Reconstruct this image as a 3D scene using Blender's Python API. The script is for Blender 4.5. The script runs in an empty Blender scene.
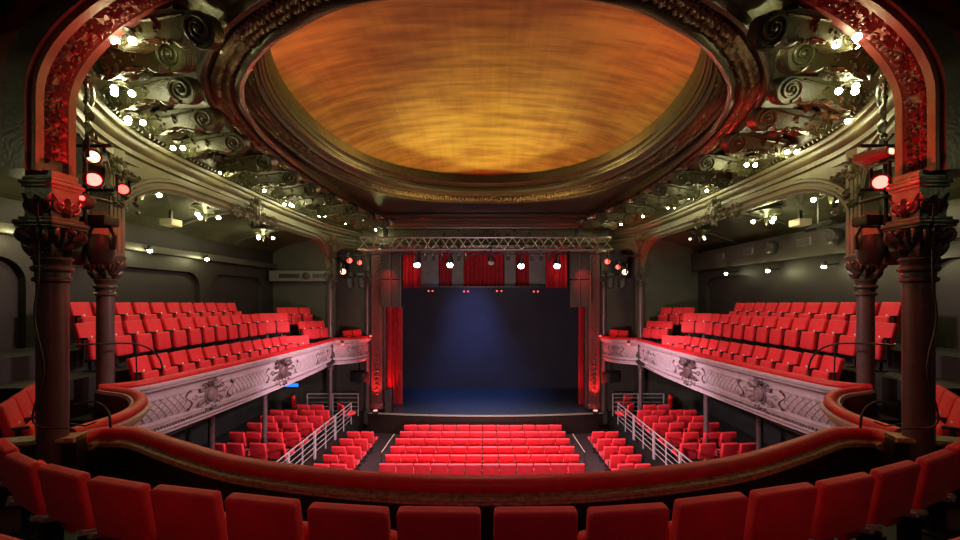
import bpy, math, random
from mathutils import Vector as V, Matrix as MX
random.seed(7)
PI = math.pi
E = 5.73                     # eye height above the stalls floor
COL = bpy.context.scene.collection
ORD = ['', 'first', 'second', 'third', 'fourth', 'fifth', 'sixth', 'seventh', 'eighth', 'ninth', 'tenth', 'eleventh', 'twelfth', 'thirteenth', 'fourteenth']

# ------------------------------------------------------------------ materials
MT = {}
def mat(name, col, rough=0.5, metal=0.0, noise=0.0, nscale=8.0, bump=0.0, bscale=40.0, emit=None, estr=0.0, sheen=0.0, coat=0.0, stretch=None):
    m = bpy.data.materials.new(name); m.use_nodes = True
    nt = m.node_tree; b = nt.nodes['Principled BSDF']
    b.inputs['Base Color'].default_value = (*col, 1); b.inputs['Roughness'].default_value = rough
    b.inputs['Metallic'].default_value = metal
    b.inputs['Sheen Weight'].default_value = sheen; b.inputs['Coat Weight'].default_value = coat
    if emit:
        b.inputs['Emission Color'].default_value = (*emit, 1); b.inputs['Emission Strength'].default_value = estr
    if noise or bump:
        tc = nt.nodes.new('ShaderNodeTexCoord'); mp = nt.nodes.new('ShaderNodeMapping')
        nt.links.new(tc.outputs['Object'], mp.inputs['Vector'])
        if stretch: mp.inputs['Scale'].default_value = stretch
    if noise:
        n = nt.nodes.new('ShaderNodeTexNoise'); n.inputs['Scale'].default_value = nscale; n.inputs['Detail'].default_value = 5
        r = nt.nodes.new('ShaderNodeValToRGB')
        r.color_ramp.elements[0].position = 0.3; r.color_ramp.elements[1].position = 0.7
        r.color_ramp.elements[0].color = (*[c * (1 - noise) for c in col], 1)
        r.color_ramp.elements[1].color = (*[min(1, c * (1 + noise)) for c in col], 1)
        nt.links.new(mp.outputs[0], n.inputs['Vector']); nt.links.new(n.outputs['Fac'], r.inputs[0]); nt.links.new(r.outputs[0], b.inputs['Base Color'])
    if bump:
        n2 = nt.nodes.new('ShaderNodeTexNoise'); n2.inputs['Scale'].default_value = bscale; n2.inputs['Detail'].default_value = 4
        bp = nt.nodes.new('ShaderNodeBump'); bp.inputs['Strength'].default_value = bump; bp.inputs['Distance'].default_value = 0.02
        nt.links.new(mp.outputs[0], n2.inputs['Vector']); nt.links.new(n2.outputs['Fac'], bp.inputs['Height']); nt.links.new(bp.outputs[0], b.inputs['Normal'])
    MT[name] = m
    return m
mat('seat_red', (0.64, 0.014, 0.026), 0.7, noise=0.12, nscale=5, bump=0.15, bscale=160, sheen=0.05)
mat('rail_red', (0.52, 0.007, 0.016), 0.5, noise=0.15, nscale=6, bump=0.1, bscale=60)
mat('curtain_red', (0.42, 0.012, 0.02), 0.8, noise=0.2, nscale=4)
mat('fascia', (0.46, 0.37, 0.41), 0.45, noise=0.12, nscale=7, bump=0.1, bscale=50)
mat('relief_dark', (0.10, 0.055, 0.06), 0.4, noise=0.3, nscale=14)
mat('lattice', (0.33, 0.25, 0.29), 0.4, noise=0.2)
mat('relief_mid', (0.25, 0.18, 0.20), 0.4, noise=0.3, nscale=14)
mat('olive', (0.046, 0.046, 0.020), 0.36, noise=0.25, nscale=6, bump=0.3, bscale=30)
mat('olive_pale', (0.076, 0.068, 0.036), 0.45, noise=0.18, nscale=5, bump=0.15, bscale=30)
mat('olive_dark', (0.045, 0.042, 0.03), 0.35, noise=0.25, nscale=6, bump=0.25, bscale=25)
mat('bronze', (0.060, 0.044, 0.030), 0.3, metal=0.35, noise=0.3, nscale=10, bump=0.2, bscale=40)
mat('bronze_band', (0.20, 0.13, 0.09), 0.2, metal=0.3, noise=0.35, nscale=20)
mat('column_paint', (0.085, 0.055, 0.055), 0.33, noise=0.15, nscale=8, bump=0.1, bscale=30)
mat('arch_paint', (0.12, 0.030, 0.026), 0.4, noise=0.2, nscale=9, bump=0.2, bscale=40)
mat('wall_dark', (0.042, 0.042, 0.029), 0.5, noise=0.25, nscale=1.6, bump=0.1, bscale=14)
mat('wall_grey', (0.016, 0.0135, 0.0105), 0.55, noise=0.2, nscale=1.2, bump=0.08, bscale=12)
mat('wall_black', (0.014, 0.013, 0.012), 0.6, noise=0.3, nscale=3)
mat('gallery_ceiling', (0.06, 0.062, 0.042), 0.22, noise=0.25, nscale=2, bump=0.1, bscale=8)
mat('carpet', (0.020, 0.005, 0.005), 0.9, noise=0.3, nscale=20)
mat('floor_black', (0.012, 0.011, 0.01), 0.5, noise=0.3, nscale=10)
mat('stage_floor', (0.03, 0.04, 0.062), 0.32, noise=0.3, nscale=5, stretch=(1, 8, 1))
mat('apron_wood', (0.022, 0.010, 0.008), 0.4, noise=0.3, nscale=4, stretch=(6, 1, 1))
mat('worn_gold', (0.34, 0.25, 0.12), 0.45, metal=0.1, noise=0.5, nscale=25, bump=0.3, bscale=60)
mat('parapet_black', (0.020, 0.014, 0.009), 0.35, noise=0.5, nscale=7)
mat('black_metal', (0.012, 0.012, 0.013), 0.4, noise=0.2)
mat('black_plastic', (0.02, 0.02, 0.02), 0.5)
mat('speaker_grille', (0.03, 0.02, 0.018), 0.6, bump=0.5, bscale=200)
mat('steel', (0.45, 0.44, 0.42), 0.3, metal=0.85)
mat('rail_steel', (0.55, 0.52, 0.53), 0.35, metal=0.5)
mat('truss', (0.30, 0.28, 0.26), 0.4, metal=0.7)
mat('bracket', (0.28, 0.24, 0.19), 0.5)
mat('plate_white', (0.85, 0.82, 0.8), 0.4)
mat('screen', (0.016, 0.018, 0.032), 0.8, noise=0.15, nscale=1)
mat('panel_grey', (0.20, 0.19, 0.17), 0.8, noise=0.12, nscale=3, bump=0.2, bscale=30)
mat('cream_box', (0.38, 0.34, 0.24), 0.5)
mat('duct', (0.12, 0.12, 0.10), 0.5, noise=0.1)
mat('ext_red', (0.6, 0.01, 0.01), 0.3)
mat('brass', (0.5, 0.35, 0.15), 0.35, metal=0.8)
mat('bulb', (1, 1, 0.8), 0.4, emit=(1.0, 0.93, 0.62), estr=45)
mat('bulb_off', (0.75, 0.72, 0.6), 0.3, emit=(1.0, 0.93, 0.7), estr=1.5)
mat('lens_red', (1, .1, .1), 0.3, emit=(1.0, 0.05, 0.04), estr=7)
mat('lens_hot', (1, .3, .3), 0.3, emit=(1.0, 0.09, 0.07), estr=7)
mat('lens_amber', (1, .6, .3), 0.3, emit=(1.0, 0.55, 0.25), estr=4)
mat('lens_white', (1, 1, 1), 0.3, emit=(1.0, 0.88, 0.98), estr=30)
mat('exit_blue', (.05, .3, 1), 0.3, emit=(0.02, 0.20, 1.0), estr=1.4)
mat('exit_green', (.2, .8, .5), 0.3, emit=(0.35, 1.0, 0.6), estr=3)
mat('red_dot', (1, .1, .05), 0.3, emit=(1.0, 0.10, 0.06), estr=2.0)
# the painted gold ceiling: streaked, satin
def gold():
    m = bpy.data.materials.new('gold'); m.use_nodes = True; nt = m.node_tree; b = nt.nodes['Principled BSDF']
    tc = nt.nodes.new('ShaderNodeTexCoord')
    def noise(scale, st, det=6):
        mp = nt.nodes.new('ShaderNodeMapping'); mp.inputs['Scale'].default_value = st
        n = nt.nodes.new('ShaderNodeTexNoise'); n.inputs['Scale'].default_value = scale; n.inputs['Detail'].default_value = det
        nt.links.new(tc.outputs['Object'], mp.inputs['Vector']); nt.links.new(mp.outputs[0], n.inputs['Vector'])
        return n.outputs['Fac']
    a = noise(1.0, (0.9, 5.0, 1)); c = noise(1.0, (9.0, 0.5, 1), 3); d = noise(0.45, (1, 1, 1), 3)
    def mix(x, y, f):
        q = nt.nodes.new('ShaderNodeMix'); q.inputs[0].default_value = f
        nt.links.new(x, q.inputs[2]); nt.links.new(y, q.inputs[3]); return q.outputs[0]
    f = mix(mix(a, c, 0.16), d, 0.3)
    r = nt.nodes.new('ShaderNodeValToRGB'); e = r.color_ramp.elements
    e[0].position = 0.32; e[0].color = (0.42, 0.20, 0.08, 1); e[1].position = 0.68; e[1].color = (0.98, 0.72, 0.22, 1)
    k = e.new(0.45); k.color = (0.64, 0.36, 0.11, 1); k = e.new(0.56); k.color = (0.86, 0.56, 0.15, 1)
    nt.links.new(f, r.inputs[0]); nt.links.new(r.outputs[0], b.inputs['Base Color'])
    b.inputs['Metallic'].default_value = 0.55; b.inputs['Roughness'].default_value = 0.42
    bp = nt.nodes.new('ShaderNodeBump'); bp.inputs['Strength'].default_value = 0.5; bp.inputs['Distance'].default_value = 0.03
    nt.links.new(a, bp.inputs['Height']); nt.links.new(bp.outputs[0], b.inputs['Normal'])
    MT['gold'] = m
gold()

# ------------------------------------------------------------------ mesh builder
class MB:
    def __init__(s): s.v = []; s.f = []; s.M = None
    def add(s, vs, fs):
        o = len(s.v)
        if s.M is not None: vs = [s.M @ V(v) for v in vs]
        s.v += [tuple(v) for v in vs]; s.f += [tuple(i + o for i in f) for f in fs]; return s
    def box(s, c, d, M=None, bev=0.0):
        x, y, z = d[0] / 2, d[1] / 2, d[2] / 2
        if bev <= 0:
            vs = [V((i * x, j * y, k * z)) for i in (-1, 1) for j in (-1, 1) for k in (-1, 1)]
            fs = [(0, 1, 3, 2), (4, 6, 7, 5), (0, 4, 5, 1), (2, 3, 7, 6), (0, 2, 6, 4), (1, 5, 7, 3)]
        else:
            return s.pad(c, d, M, bev, 2)
        if M is not None: vs = [M @ v for v in vs]
        return s.add([v + V(c) for v in vs], fs)
    def pad(s, c, d, M=None, r=0.03, n=3):
        # rounded box: cube-sphere style rounding
        hx, hy, hz = [max(q / 2 - r, 0.0005) for q in d]
        vs = []; fs = []
        rings = 2 * (n + 1)
        # lat-long rounded box: longitude corners 4*(n+1), latitude 2*(n+1)
        lon = []
        for q, (sx, sy) in enumerate(((1, 1), (-1, 1), (-1, -1), (1, -1))):
            for i in range(n + 1): lon.append((q * PI / 2 + i * PI / 2 / n, sx, sy))
        lat = [(-PI / 2 + i * PI / 2 / n, -1) for i in range(n + 1)] + [(i * PI / 2 / n, 1) for i in range(n + 1)]
        for la, sz in lat:
            for lo, sx, sy in lon:
                vs.append(V((sx * hx + r * math.cos(la) * math.cos(lo), sy * hy + r * math.cos(la) * math.sin(lo), sz * hz + r * math.sin(la))))
        L = len(lon)
        for i in range(len(lat) - 1):
            for j in range(L):
                k = (j + 1) % L; fs.append((i * L + j, i * L + k, (i + 1) * L + k, (i + 1) * L + j))
        fs.append(tuple(reversed(range(L)))); fs.append(tuple((len(lat) - 1) * L + j for j in range(L)))
        if M is not None: vs = [M @ v for v in vs]
        return s.add([v + V(c) for v in vs], fs)
    def tube(s, path, r, n=8, closed=False, cap=True):
        P = [V(p) for p in path]; N = len(P); rr = r if isinstance(r, (list, tuple)) else [r] * N
        vs = []; fs = []; up = None
        for i, p in enumerate(P):
            a = P[(i - 1) % N] if (closed or i > 0) else P[i]; b = P[(i + 1) % N] if (closed or i < N - 1) else P[i]
            t = (b - a)
            t = t.normalized() if t.length > 1e-9 else V((0, 0, 1))
            if up is None:
                up = V((0, 0, 1)) if abs(t.z) < 0.9 else V((1, 0, 0))
            x = up.cross(t); x = x.normalized() if x.length > 1e-6 else V((1, 0, 0)).cross(t).normalized()
            up = t.cross(x).normalized()
            for k in range(n):
                an = 2 * PI * k / n; vs.append(p + (x * math.cos(an) + up * math.sin(an)) * rr[i])
        for i in range(N if closed else N - 1):
            j = (i + 1) % N
            for k in range(n):
                l = (k + 1) % n; fs.append((i * n + k, i * n + l, j * n + l, j * n + k))
        if cap and not closed:
            fs.append(tuple(reversed(range(n)))); fs.append(tuple((N - 1) * n + k for k in range(n)))
        return s.add(vs, fs)
    def cyl(s, a, b, r, n=12): return s.tube([a, b], r, n)
    def lathe(s, prof, c=(0, 0, 0), n=24, M=None):
        vs = []; fs = []
        for r, z in prof:
            for k in range(n):
                an = 2 * PI * k / n; v = V((r * math.cos(an), r * math.sin(an), z)); vs.append((M @ v if M is not None else v) + V(c))
        for i in range(len(prof) - 1):
            for k in range(n):
                l = (k + 1) % n; fs.append((i * n + k, i * n + l, (i + 1) * n + l, (i + 1) * n + k))
        fs.append(tuple(reversed(range(n)))); fs.append(tuple((len(prof) - 1) * n + k for k in range(n)))
        return s.add(vs, fs)
    def ball(s, c, r, n=8, m=5, M=None):
        r = r if isinstance(r, (tuple, list, V)) else (r, r, r)
        vs = []; fs = []
        for i in range(m + 1):
            la = -PI / 2 + PI * i / m
            for k in range(n):
                lo = 2 * PI * k / n; v = V((r[0] * math.cos(la) * math.cos(lo), r[1] * math.cos(la) * math.sin(lo), r[2] * math.sin(la)))
                vs.append((M @ v if M is not None else v) + V(c))
        for i in range(m):
            for k in range(n):
                l = (k + 1) % n; fs.append((i * n + k, i * n + l, (i + 1) * n + l, (i + 1) * n + k))
        return s.add(vs, fs)
    def grid(s, rows, closed_u=False, closed_v=False):
        nu = len(rows); nv = len(rows[0]); vs = [p for r in rows for p in r]; fs = []
        for i in range(nu if closed_u else nu - 1):
            a = (i + 1) % nu
            for j in range(nv if closed_v else nv - 1):
                b = (j + 1) % nv; fs.append((i * nv + j, i * nv + b, a * nv + b, a * nv + j))
        return s.add(vs, fs)
    def prism(s, poly, fn, t0, t1):
        # poly 2-D, fn(a,b,t)->point, solid between t0 and t1
        n = len(poly); vs = [fn(a, b, t0) for a, b in poly] + [fn(a, b, t1) for a, b in poly]
        fs = [tuple(reversed(range(n))), tuple(range(n, 2 * n))] + [(i, (i + 1) % n, (i + 1) % n + n, i + n) for i in range(n)]
        return s.add(vs, fs)
    def leaf(s, fn, L, W, H, lobes=3, curl=0.0):
        # domed acanthus leaf: fn(x, y, z) local -> world, x across, y along, z out
        rows = []; n = 3 * lobes
        for i in range(n + 1):
            t = i / n; w = W * 0.5 * (math.sin(PI * min(1, t * 0.93 + 0.07)) ** 0.6) * (0.74 + 0.26 * math.cos(2 * PI * lobes * t))
            row = []
            for q in (-1, -0.55, 0, 0.55, 1):
                z = H * (1 - q * q) * (0.5 + 0.5 * math.sin(PI * t)) + (0.25 * H if q == 0 else 0) + curl * t * t
                row.append(fn(q * w, t * L, z))
            rows.append(row)
        return s.grid(rows)
    def scroll(s, fn, r, turns, tr, flip=1, n=7, start=0.0, rin=0.12):
        N = int(14 * turns) + 1; pts = []; rr = []
        for i in range(N):
            t = i / (N - 1); an = start + flip * turns * 2 * PI * t; q = r * (1 - (1 - rin) * t)
            pts.append(fn(q * math.cos(an), q * math.sin(an), tr * 0.5)); rr.append(tr * (1 - 0.45 * t))
        s.tube(pts, rr, n); s.ball(fn(0, 0, tr * 0.5), r * 0.2)
        return s
    def obj(s, name, m, parent=None, smooth=40, loc=None):
        me = bpy.data.meshes.new(name); me.from_pydata(s.v, [], s.f); me.update()
        import bmesh as _b
        bm = _b.new(); bm.from_mesh(me); _b.ops.recalc_face_normals(bm, faces=bm.faces); bm.to_mesh(me); bm.free()
        me.materials.append(MT[m])
        if smooth:
            me.polygons.foreach_set('use_smooth', [True] * len(me.polygons)); me.set_sharp_from_angle(angle=math.radians(smooth))
        o = bpy.data.objects.new(name, me); COL.objects.link(o)
        if parent: o.parent = parent
        if loc: o.location = loc
        return o

def tag(o, label, cat, group=None, kind=None):
    o['label'] = label; o['category'] = cat
    if group: o['group'] = group
    if kind: o['kind'] = kind
    return o
def empty(name, loc=(0, 0, 0), rz=0.0, label=None, cat=None, group=None):
    o = bpy.data.objects.new(name, None); COL.objects.link(o); o.location = loc; o.rotation_euler = (0, 0, rz); o.empty_display_size = 0.1
    if label: tag(o, label, cat, group)
    return o
def struct(o): o['kind'] = 'structure'; return o
KIDS = {}
def copy_tree(root, label, group, loc, rz, scale=None):
    r = root.copy(); COL.objects.link(r); r.location = loc; r.rotation_euler = (0, 0, rz)
    if scale: r.scale = scale
    r['label'] = label; r['group'] = group
    kids = KIDS.setdefault(root.name, [c for c in bpy.data.objects if c.parent == root])
    for c in kids:
        k = c.copy(); COL.objects.link(k); k.parent = r
        sub = KIDS.setdefault(c.name, [d for d in bpy.data.objects if d.parent == c])
        for g in sub:
            q = g.copy(); COL.objects.link(q); q.parent = k
    return r
def idf(x, y, z): return V((x, y, z))
def catmull(P, n=8, closed=False):
    P = [V(p) for p in P]; out = []; N = len(P)
    for i in range(N if closed else N - 1):
        if closed: a, b, c, d = P[(i - 1) % N], P[i], P[(i + 1) % N], P[(i + 2) % N]
        else:
            b, c = P[i], P[i + 1]; a = P[i - 1] if i else b * 2 - c; d = P[i + 2] if i + 2 < N else c * 2 - b
        for k in range(n):
            t = k / n
            out.append(0.5 * ((2 * b) + (c - a) * t + (2 * a - 5 * b + 4 * c - d) * t * t + (3 * b - a - 3 * c + d) * t ** 3))
    if not closed: out.append(P[-1])
    return out
class Path:
    """plan path with height: at(u) by arc length -> point, tangent, side normal (horizontal)."""
    def __init__(s, pts, side=1, closed=False):
        s.p = pts; s.side = side; s.L = [0.0]
        for a, b in zip(pts, pts[1:]): s.L.append(s.L[-1] + (b - a).length)
        s.len = s.L[-1]
    def at(s, u):
        u = max(0, min(s.len - 1e-6, u)); lo, hi = 0, len(s.L) - 1
        while hi - lo > 1:
            m = (lo + hi) // 2
            if s.L[m] <= u: lo = m
            else: hi = m
        a, b = s.p[lo], s.p[lo + 1]; t = (u - s.L[lo]) / max(1e-9, s.L[lo + 1] - s.L[lo])
        def tg(i):
            q = s.p[min(len(s.p) - 1, i + 1)] - s.p[max(0, i - 1)]; return q.normalized()
        T = (tg(lo) * (1 - t) + tg(lo + 1) * t).normalized()
        N = V((T.y, -T.x, 0)).normalized() * s.side
        return a.lerp(b, t), T, N
    def pt(s, u, o, z):
        p, T, N = s.at(u); return p + N * o + V((0, 0, z))
def sweep(mb, path, prof, step=0.25, closed_prof=False, u0=0, u1=None):
    u1 = path.len if u1 is None else u1
    n = max(2, int((u1 - u0) / step) + 1); rows = []
    for i in range(n):
        u = u0 + (u1 - u0) * i / (n - 1); p, T, N = path.at(u)
        rows.append([p + N * o + V((0, 0, z)) for o, z in prof])
    mb.grid(rows, closed_v=closed_prof)
    if closed_prof:
        m = len(prof); o = len(mb.v) - n * m
        mb.f.append(tuple(range(o, o + m))); mb.f.append(tuple(range(o + (n - 1) * m, o + n * m)))
    return mb
def circ(r, n=12, o=0, z=0, sy=1.0): return [(o + r * math.cos(2 * PI * k / n), z + sy * r * math.sin(2 * PI * k / n)) for k in range(n)]
def H(x, y, h): return V((x, y, E + h))

# ornament: rich foliage spread over a local frame (x across, y along, z out)
def foliage(mb, fn, w, l, n, size, seed, depth=0.04, sym=True):
    R = random.Random(seed)
    for i in range(n):
        x = R.uniform(0.02, w / 2); y = R.uniform(0, l); a = R.uniform(-PI, PI); L = size * R.uniform(0.7, 1.3)
        for sg in ((1, -1) if sym else (1 if R.random() < .5 else -1,)):
            def g(lx, ly, lz, x=x * sg, y=y, a=a * sg):
                return fn(x + lx * math.cos(a) - ly * math.sin(a), y + lx * math.sin(a) + ly * math.cos(a), lz)
            k = i % 4
            if k < 2: mb.leaf(g, L, L * 0.6, depth * R.uniform(0.7, 1.2), 2)
            elif k == 2: mb.ball(g(0, 0, depth * 0.3), depth * R.uniform(0.5, 0.9), 6, 4)
            else: mb.scroll(g, L * 0.4, 1.2, depth * 0.35, sg, 5)
def cartouche(mb, fn, s, seed=1, head=False):
    """shield boss with scrolls and leaves; s = half height"""
    R = random.Random(seed)
    rows = []
    for i in range(9):
        t = i / 8; rr = math.sin(t * PI / 2)
        rows.append([fn(0.34 * s * rr * math.cos(2 * PI * k / 14), s * 0.5 * rr * math.sin(2 * PI * k / 14) - 0.05 * s, 0.26 * s * math.cos(t * PI / 2) ** 0.8 + 0.03 * s) for k in range(14)])
    mb.grid(rows, closed_v=True)
    mb.tube([fn(0.42 * s * math.cos(2 * PI * k / 18), 0.6 * s * math.sin(2 * PI * k / 18) - 0.05 * s, 0.06 * s) for k in range(18)], 0.06 * s, 6, closed=True)
    for sg in (1, -1):
        def a(x, y, z, sg=sg): return fn(sg * (0.62 * s + x), 0.5 * s + y, z)
        def b(x, y, z, sg=sg): return fn(sg * (0.66 * s + x), -0.55 * s + y, z)
        def c(x, y, z, sg=sg): return fn(sg * (1.0 * s + x), 0.0 * s + y, z)
        mb.scroll(a, 0.24 * s, 1.4, 0.07 * s, 1, 6, PI); mb.scroll(b, 0.22 * s, 1.4, 0.07 * s, -1, 6, PI); mb.scroll(c, 0.2 * s, 1.3, 0.06 * s, 1, 6)
        for k in range(7):
            an = -1.2 + 0.4 * k; L = s * R.uniform(0.4, 0.62)
            def g(x, y, z, an=an, sg=sg):
                bx = 0.45 * s * math.cos(an); by = 0.65 * s * math.sin(an); d = an - PI / 2
                return fn(sg * (bx + x * math.cos(d) - y * math.sin(d)), by + x * math.sin(d) + y * math.cos(d), z)
            mb.leaf(g, L, L * 0.55, 0.1 * s, 3, 0.05 * s)
    for k in range(-2, 3):
        def g(x, y, z, k=k):
            d = -k * 0.45; return fn(x * math.cos(d) - y * math.sin(d), 0.5 * s + x * math.sin(d) + y * math.cos(d), z + 0.03 * s)
        mb.leaf(g, 0.52 * s, 0.24 * s, 0.12 * s, 1, 0.1 * s)
    def g(x, y, z): return fn(x, -0.55 * s - y, z + 0.03 * s)
    mb.leaf(g, 0.55 * s, 0.5 * s, 0.14 * s, 3, 0.05 * s)
    if head:
        mb.ball(fn(0, 0.55 * s, 0.24 * s), 0.24 * s, 10, 7)
        for k in range(5): mb.ball(fn(0.2 * s * math.cos(k * PI / 4), 0.68 * s + 0.12 * s * math.sin(k * PI / 4), 0.22 * s), 0.1 * s, 6, 4)

# ------------------------------------------------------------------ camera
cam = bpy.data.cameras.new('camera'); cam.sensor_width = 36; cam.lens = 400 / 960 * 36
cam.shift_x = -5.5 / 960; cam.shift_y = 27 / 960; cam.clip_start = 0.05
co = bpy.data.objects.new('camera', cam); COL.objects.link(co); co.location = (0, 0, E); co.rotation_euler = (PI / 2, 0, 0)
bpy.context.scene.camera = co

# ------------------------------------------------------------------ room shell
def quadwall(name, a, b, z0, z1, m, t=0.15):
    a = V(a); b = V(b); d = (b - a); n = V((d.y, -d.x)).normalized() * t
    mb = MB(); pts = [a, b, b + n, a + n]
    mb.add([(p.x, p.y, z0) for p in pts] + [(p.x, p.y, z1) for p in pts], [(3, 2, 1, 0), (4, 5, 6, 7), (0, 1, 5, 4), (1, 2, 6, 5), (2, 3, 7, 6), (3, 0, 4, 7)])
    return struct(mb.obj(name, m, smooth=0))
m = MB(); m.box((0, 7.2, -0.1), (20, 20, 0.2)); struct(m.obj('floor', 'carpet', smooth=0))
# side walls of the stalls level and of the gallery above, with arched niches in the gallery walls
HB = E - 2.5
def gallery_wall(s, name):
    mb = MB(); x = 8.5 * s; o = 0.14 * s
    y0, y1 = -2.5, 16.0; z0, z1 = HB, E + 2.6
    niches = [(y, y + 3.2) for y in (4.6, 8.6, 12.0)] if s < 0 else []
    niches = [(3.6, 7.4), (8.1, 11.9), (12.4, 15.2)] if s < 0 else [(3.2, 7.8), (12.6, 15.4)]
    zb, zt = E - 1.3, E + 0.72
    cur = y0
    def face(pts, xx): mb.add([(xx, p[0], p[1]) for p in pts], [tuple(range(len(pts)))])
    for a, b in niches:
        face([(cur, z0), (a, z0), (a, z1), (cur, z1)], x)
        r = 0.45; arc0 = [(a + r - r * math.cos(k * PI / 16), zt - r + r * math.sin(k * PI / 16)) for k in range(9)]
        arc1 = [(b - r + r * math.sin(k * PI / 16), zt - r + r * math.cos(k * PI / 16)) for k in range(9)]
        face([(a, z0), (b, z0), (b, zb), (a, zb)], x)
        top = arc0 + arc1
        for p, q in zip(top, top[1:]):
            face([(p[0], p[1]), (q[0], q[1]), (q[0], z1), (p[0], z1)], x)
            mb.add([(x, p[0], p[1]), (x, q[0], q[1]), (x + o, q[0], q[1]), (x + o, p[0], p[1])], [(0, 1, 2, 3)])
        mb.add([(x, a, zb), (x, a, zt - r), (x + o, a, zt - r), (x + o, a, zb)], [(0, 1, 2, 3)])
        mb.add([(x, b, zb), (x, b, zt - r), (x + o, b, zt - r), (x + o, b, zb)], [(0, 1, 2, 3)])
        mb.add([(x, a, zb), (x, b, zb), (x + o, b, zb), (x + o, a, zb)], [(0, 1, 2, 3)])
        cur = b
    face([(cur, z0), (y1, z0), (y1, z1), (cur, z1)], x)
    face([(y0, z0), (y1, z0), (y1, z1), (y0, z1)], x + o)
    for yy in (y0, y1): mb.add([(x, yy, z0), (x + o, yy, z0), (x + o, yy, z1), (x, yy, z1)], [(0, 1, 2, 3)])
    struct(mb.obj(name, 'wall_grey', smooth=0))
gallery_wall(-1, 'wall_left'); gallery_wall(1, 'wall_right')
quadwall('wall_lower_left', (-9.4, 17.4), (-9.4, -2.5), 0, HB, 'wall_black')
quadwall('wall_lower_right', (9.4, -2.5), (9.4, 17.4), 0, HB, 'wall_black')
quadwall('wall_rear', (9.6, -2.5), (-9.6, -2.5), 0, E + 3.6, 'wall_black')
for s, nm in ((-1, 'left'), (1, 'right')):
    # far gallery wall and, below it, the far stalls wall; the proscenium wall beside the opening
    m = MB(); m.box((s * 7.9, 16.15, E + 0.1), (3.8, 0.3, 5.2)); struct(m.obj('wall_far_gallery_' + nm, 'wall_dark', smooth=0))
    m = MB(); m.box((s * 7.3, 17.55, 1.6), (4.6, 0.3, 3.24)); struct(m.obj('wall_far_stalls_' + nm, 'wall_dark', smooth=0))
    m = MB(); m.box((s * 5.65, 17.5, E - 0.9), (1.6, 0.5, 9.6)); struct(m.obj('wall_proscenium_' + nm, 'wall_dark', smooth=0))
    # raised stalls platform along the side, gallery steps, gallery underside
    m = MB(); m.box((s * 7.32, 12.2, 0.415), (4.14, 10.2, 0.83)); struct(m.obj('floor_platform_' + nm, 'floor_black', smooth=0))
    def slab(x0, x1, ya, yb, f, th, name, mt='floor_black'):
        mb = MB(); mb.add([(s * x, y, E + f(y) - d) for x in (x0, x1) for y in (ya, yb) for d in (0, th)],
                          [(0, 2, 3, 1), (4, 5, 7, 6), (0, 1, 5, 4), (2, 6, 7, 3), (0, 4, 6, 2), (1, 3, 7, 5)])
        struct(mb.obj(name + '_' + nm, mt, smooth=0))
    slab(5.95, 6.42, 6.1, 16.0, lambda y: -1.91 - .027 * (y - 7.3), .3, 'floor_gallery_lower')
    slab(6.42, 7.2, 5.6, 16.0, lambda y: -1.31 - .012 * (y - 8.2), .9, 'floor_gallery_middle')
    slab(7.2, 8.5, 4.5, 16.0, lambda y: -0.97 - .018 * (y - 9), 1.2, 'floor_gallery_upper')
    slab(5.25, 6.3, 16.0, 17.2, lambda y: -2.2, .25, 'floor_box')
    slab(5.78, 9.4, 6.3, 17.3, lambda y: -2.42, .12, 'ceiling_under_gallery', 'wall_black')
    # gallery ceiling, slanting up from the wall band
    m = MB(); rows = []
    for y, xi in ((-2.5, 4.9), (4.05, 4.9), (6.45, 6.2), (16.0, 6.12)): rows.append([(s * x, y, E + h) for x, h in ((8.5, 1.75), (8.2, 1.95), (7.6, 2.15), (7.0, 2.28), (max(xi, 6.25) if y > 5 else 5.8, 2.36), (xi, 2.4))])
    m.grid(rows); rows = [[(p[0], p[1], p[2] + .15) for p in r] for r in rows]; m.grid(rows)
    struct(m.obj('ceiling_gallery_' + nm, 'gallery_ceiling'))
    # beams across the gallery ceiling
    for k, y in enumerate((5.2, 8.0, 10.7, 13.4)):
        m = MB()
        pts = [(8.42, 1.8), (8.1, 1.95), (7.6, 2.12), (6.8, 2.27), (6.3, 2.34)]
        m.tube([(s * a, y, E + b) for a, b in pts], .035, 6)
        struct(m.obj('trim_ceiling_rib_' + nm + '_' + str(k + 1), 'olive_dark'))
    # band above the niches
    m = MB(); hz = (1.1, 1.3, .2) if s < 0 else (1.02, 1.72, .28)
    m.box((s * (8.5 - hz[2] / 2), 9.2, E + (hz[0] + hz[1]) / 2), (hz[2], 13.6, hz[1] - hz[0]), bev=.03)
    struct(m.obj('trim_band_' + nm, 'wall_dark'))
    m = MB(); m.box((s * 8.46, 5, E + .0), (0.08, 21, .12)); 
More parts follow.
